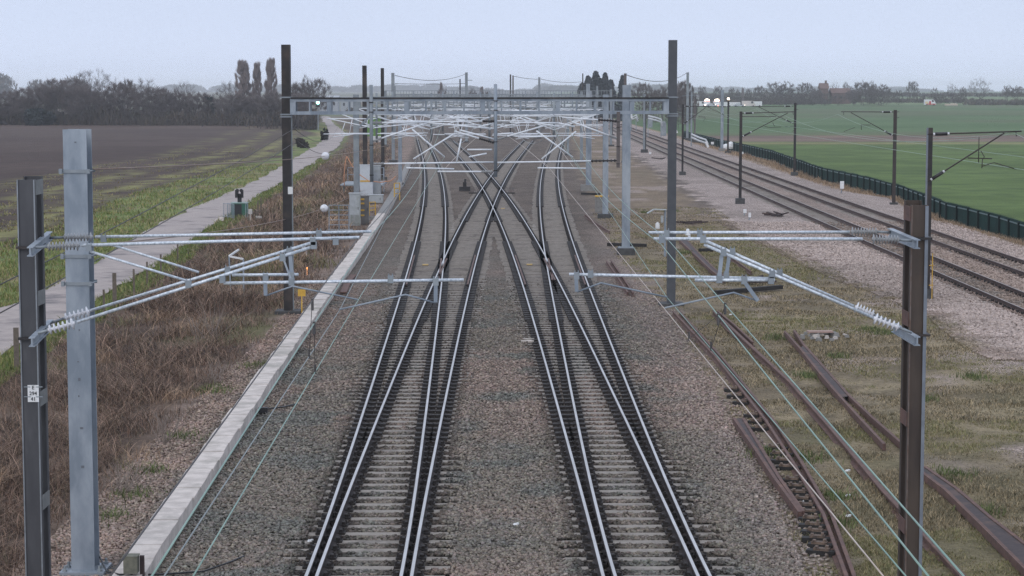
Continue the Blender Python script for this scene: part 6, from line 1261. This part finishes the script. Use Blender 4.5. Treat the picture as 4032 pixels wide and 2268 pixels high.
for px, pt, w, key, D, lab in ((2765, 328, 32, 'round0', 1000, 'first small bare tree right of the slate leg'), (2828, 333, 38, 'round1', 1000, 'small bare tree above the blazing vans'), (2882, 338, 26, 'round2', 1000, 'small bare tree above the lamp mast'), (2905, 346, 18, 'round3', 1000, 'tiny bare tree right of the lamp mast'), (2925, 344, 10, 'pop0', 1000, 'tiny pointed tree on the skyline'), (2948, 346, 26, 'round1', 1000, 'small bare tree left of the biggest skyline tree'), (2990, 330, 44, 'round2', 1010, 'pale bare tree touching the biggest skyline tree'), (3072, 309, 108, 'round0', 930, 'biggest round bare tree on the right skyline'), (3170, 320, 72, 'round1', 930, 'second big round bare tree, right of the biggest'), (3215, 345, 50, 'wood1', 920, 'bushy tree left of the farmhouse'), (3285, 313, 40, 'oak', 980, 'bare tree above the farmhouse roof'), (3332, 316, 26, 'round3', 980, 'slender bare tree right of the farmhouse'), (3392, 312, 90, 'round2', 925, 'dark bare tree right of the barn'), (3425, 308, 60, 'round0', 935, 'twin-topped bare tree right of the barn'), (3470, 325, 80, 'round3', 925, 'spreading bare tree at the right end of the farm trees'), (3360, 350, 60, 'wood0', 915, 'bushy tree in front of the barn'), (3595, 314, 48, 'round1', 1000, 'lone round bare tree on the right hedge line'), (3680, 340, 34, 'bush0', 1000, 'low hazy bush tree on the right hedge line'), (3748, 320, 46, 'oak', 1000, 'leaning bare tree left of the big oak'), (3792, 337, 30, 'bush1', 1000, 'small round bush left of the big oak'), (3860, 296, 82, 'oak', 990, 'big bare oak with a broken outline at the right'), (3968, 326, 40, 'round0', 1010, 'hazy bare tree right of the oak'), (4008, 332, 48, 'round2', 1010, 'hazy bare tree at the right edge')):
    put_px(key, px, pt, w, D, lab, gr)
for px, pt, w, D, lab in ((3080, 366, 90, 905, 'thicket under the biggest skyline tree, left'), (3140, 362, 80, 905, 'thicket under the second big skyline tree'), (3010, 372, 80, 905, 'low thicket left of the biggest skyline tree'), (2950, 374, 90, 905, 'low thicket behind the parked vans'), (3200, 368, 80, 905, 'thicket in front of the farmhouse'), (3250, 362, 60, 900, 'dark round bush in front of the farmhouse'), (3300, 366, 60, 900, 'dark round bush in front of the barn'), (3400, 352, 110, 905, 'thicket under the dark bare trees'), (3470, 350, 110, 905, 'thicket at the right end of the farm trees'), (3540, 352, 60, 930, 'pale scrubby bush past the farm trees'), (3660, 368, 110, 930, 'hedge clump above the red-striped van'), (3740, 370, 110, 930, 'hedge clump right of the red-striped van'), (2850, 372, 110, 950, 'hedge clump above the lit vehicles'), (2770, 374, 90, 950, 'hedge clump behind the blazing vans')):
    put_px('bush0' if px % 20 else 'bush1', px, pt, w, D, lab, 'thickets on the right field edge', name='thicket', cat='thicket')
# hedgerows and the farthest woods as masses
def hedge_line(name, pts, hgt0, n, cols, wd=.35):
    Xs, Ys = [], []
    for (x0, y0), (x1, y1) in zip(pts[:-1], pts[1:]):
        t = RNG.random(n//(len(pts)-1)); Xs.append(x0+(x1-x0)*t+RNG.normal(0, .6, len(t))); Ys.append(y0+(y1-y0)*t+RNG.normal(0, .8, len(t)))
    X, Y = np.concatenate(Xs), np.concatenate(Ys); hh = hgt0*(.7+.6*fbm(X, Y, 12)); tag(blades(name, X, Y, hgt(X, Y)+RNG.random(len(X))*hh*.5, hh*RNG.uniform(.3, .6, len(X)), np.full(len(X), wd), pick(len(X), *cols, jit=.25), .9, 2, twigm), kind='stuff')
dk = [(84, 80, 78), (74, 74, 72), (94, 88, 82)]
hedge_line('field_hedge', [(75, 925), (130, 930), (165, 1000), (300, 985)], 2.6, 9000, dk, .30); hedge_line('field_hedge', [(200, 915), (300, 900)], 2.2, 4000, dk, .30); hedge_line('field_hedge', [(60, 1330), (420, 1300)], 3.0, 7000, dk, .45); hedge_line('field_hedge', [(70, 1010), (140, 1000)], 3.5, 5000, dk, .3)
hedge_line('far_hedge', [(-60, 760), (40, 760)], 3.0, 6000, dk, .35)
def far_wood(x0, x1, D, n, h, seed):
    rr = np.random.default_rng(seed); q_ = D/1600; k = int((x1-x0)/14/q_)+2; cx = rr.uniform(x0, x1, k); hh = h*rr.uniform(.55, 1.15, k); i = rr.integers(0, k, n); X = cx[i]+rr.normal(0, 6*q_, n); Y = D+rr.uniform(-15, 15, n); zz = hgt(X, Y); t = rr.random(n); H = hh[i]*np.sqrt(np.clip(1-((X-cx[i])/(13*q_))**2, 0, 1))*t
    tag(blades('far_wood', X, Y, zz+H*.75, rr.uniform(1.5, 3.5, n)*q_**.5, np.full(n, .5*q_**.7), pick(n, (80, 78, 78), (68, 70, 72), (92, 86, 82), jit=.2), .8, 2, twigm), kind='stuff')
far_wood(-470, -330, 1600, 9000, 22, 1); far_wood(-900, 100, 4600, 26000, 21, 2); far_wood(-300, 1000, 5100, 26000, 12, 3); far_wood(-100, 300, 3600, 12000, 15, 4); far_wood(350, 1250, 4300, 14000, 5, 5)
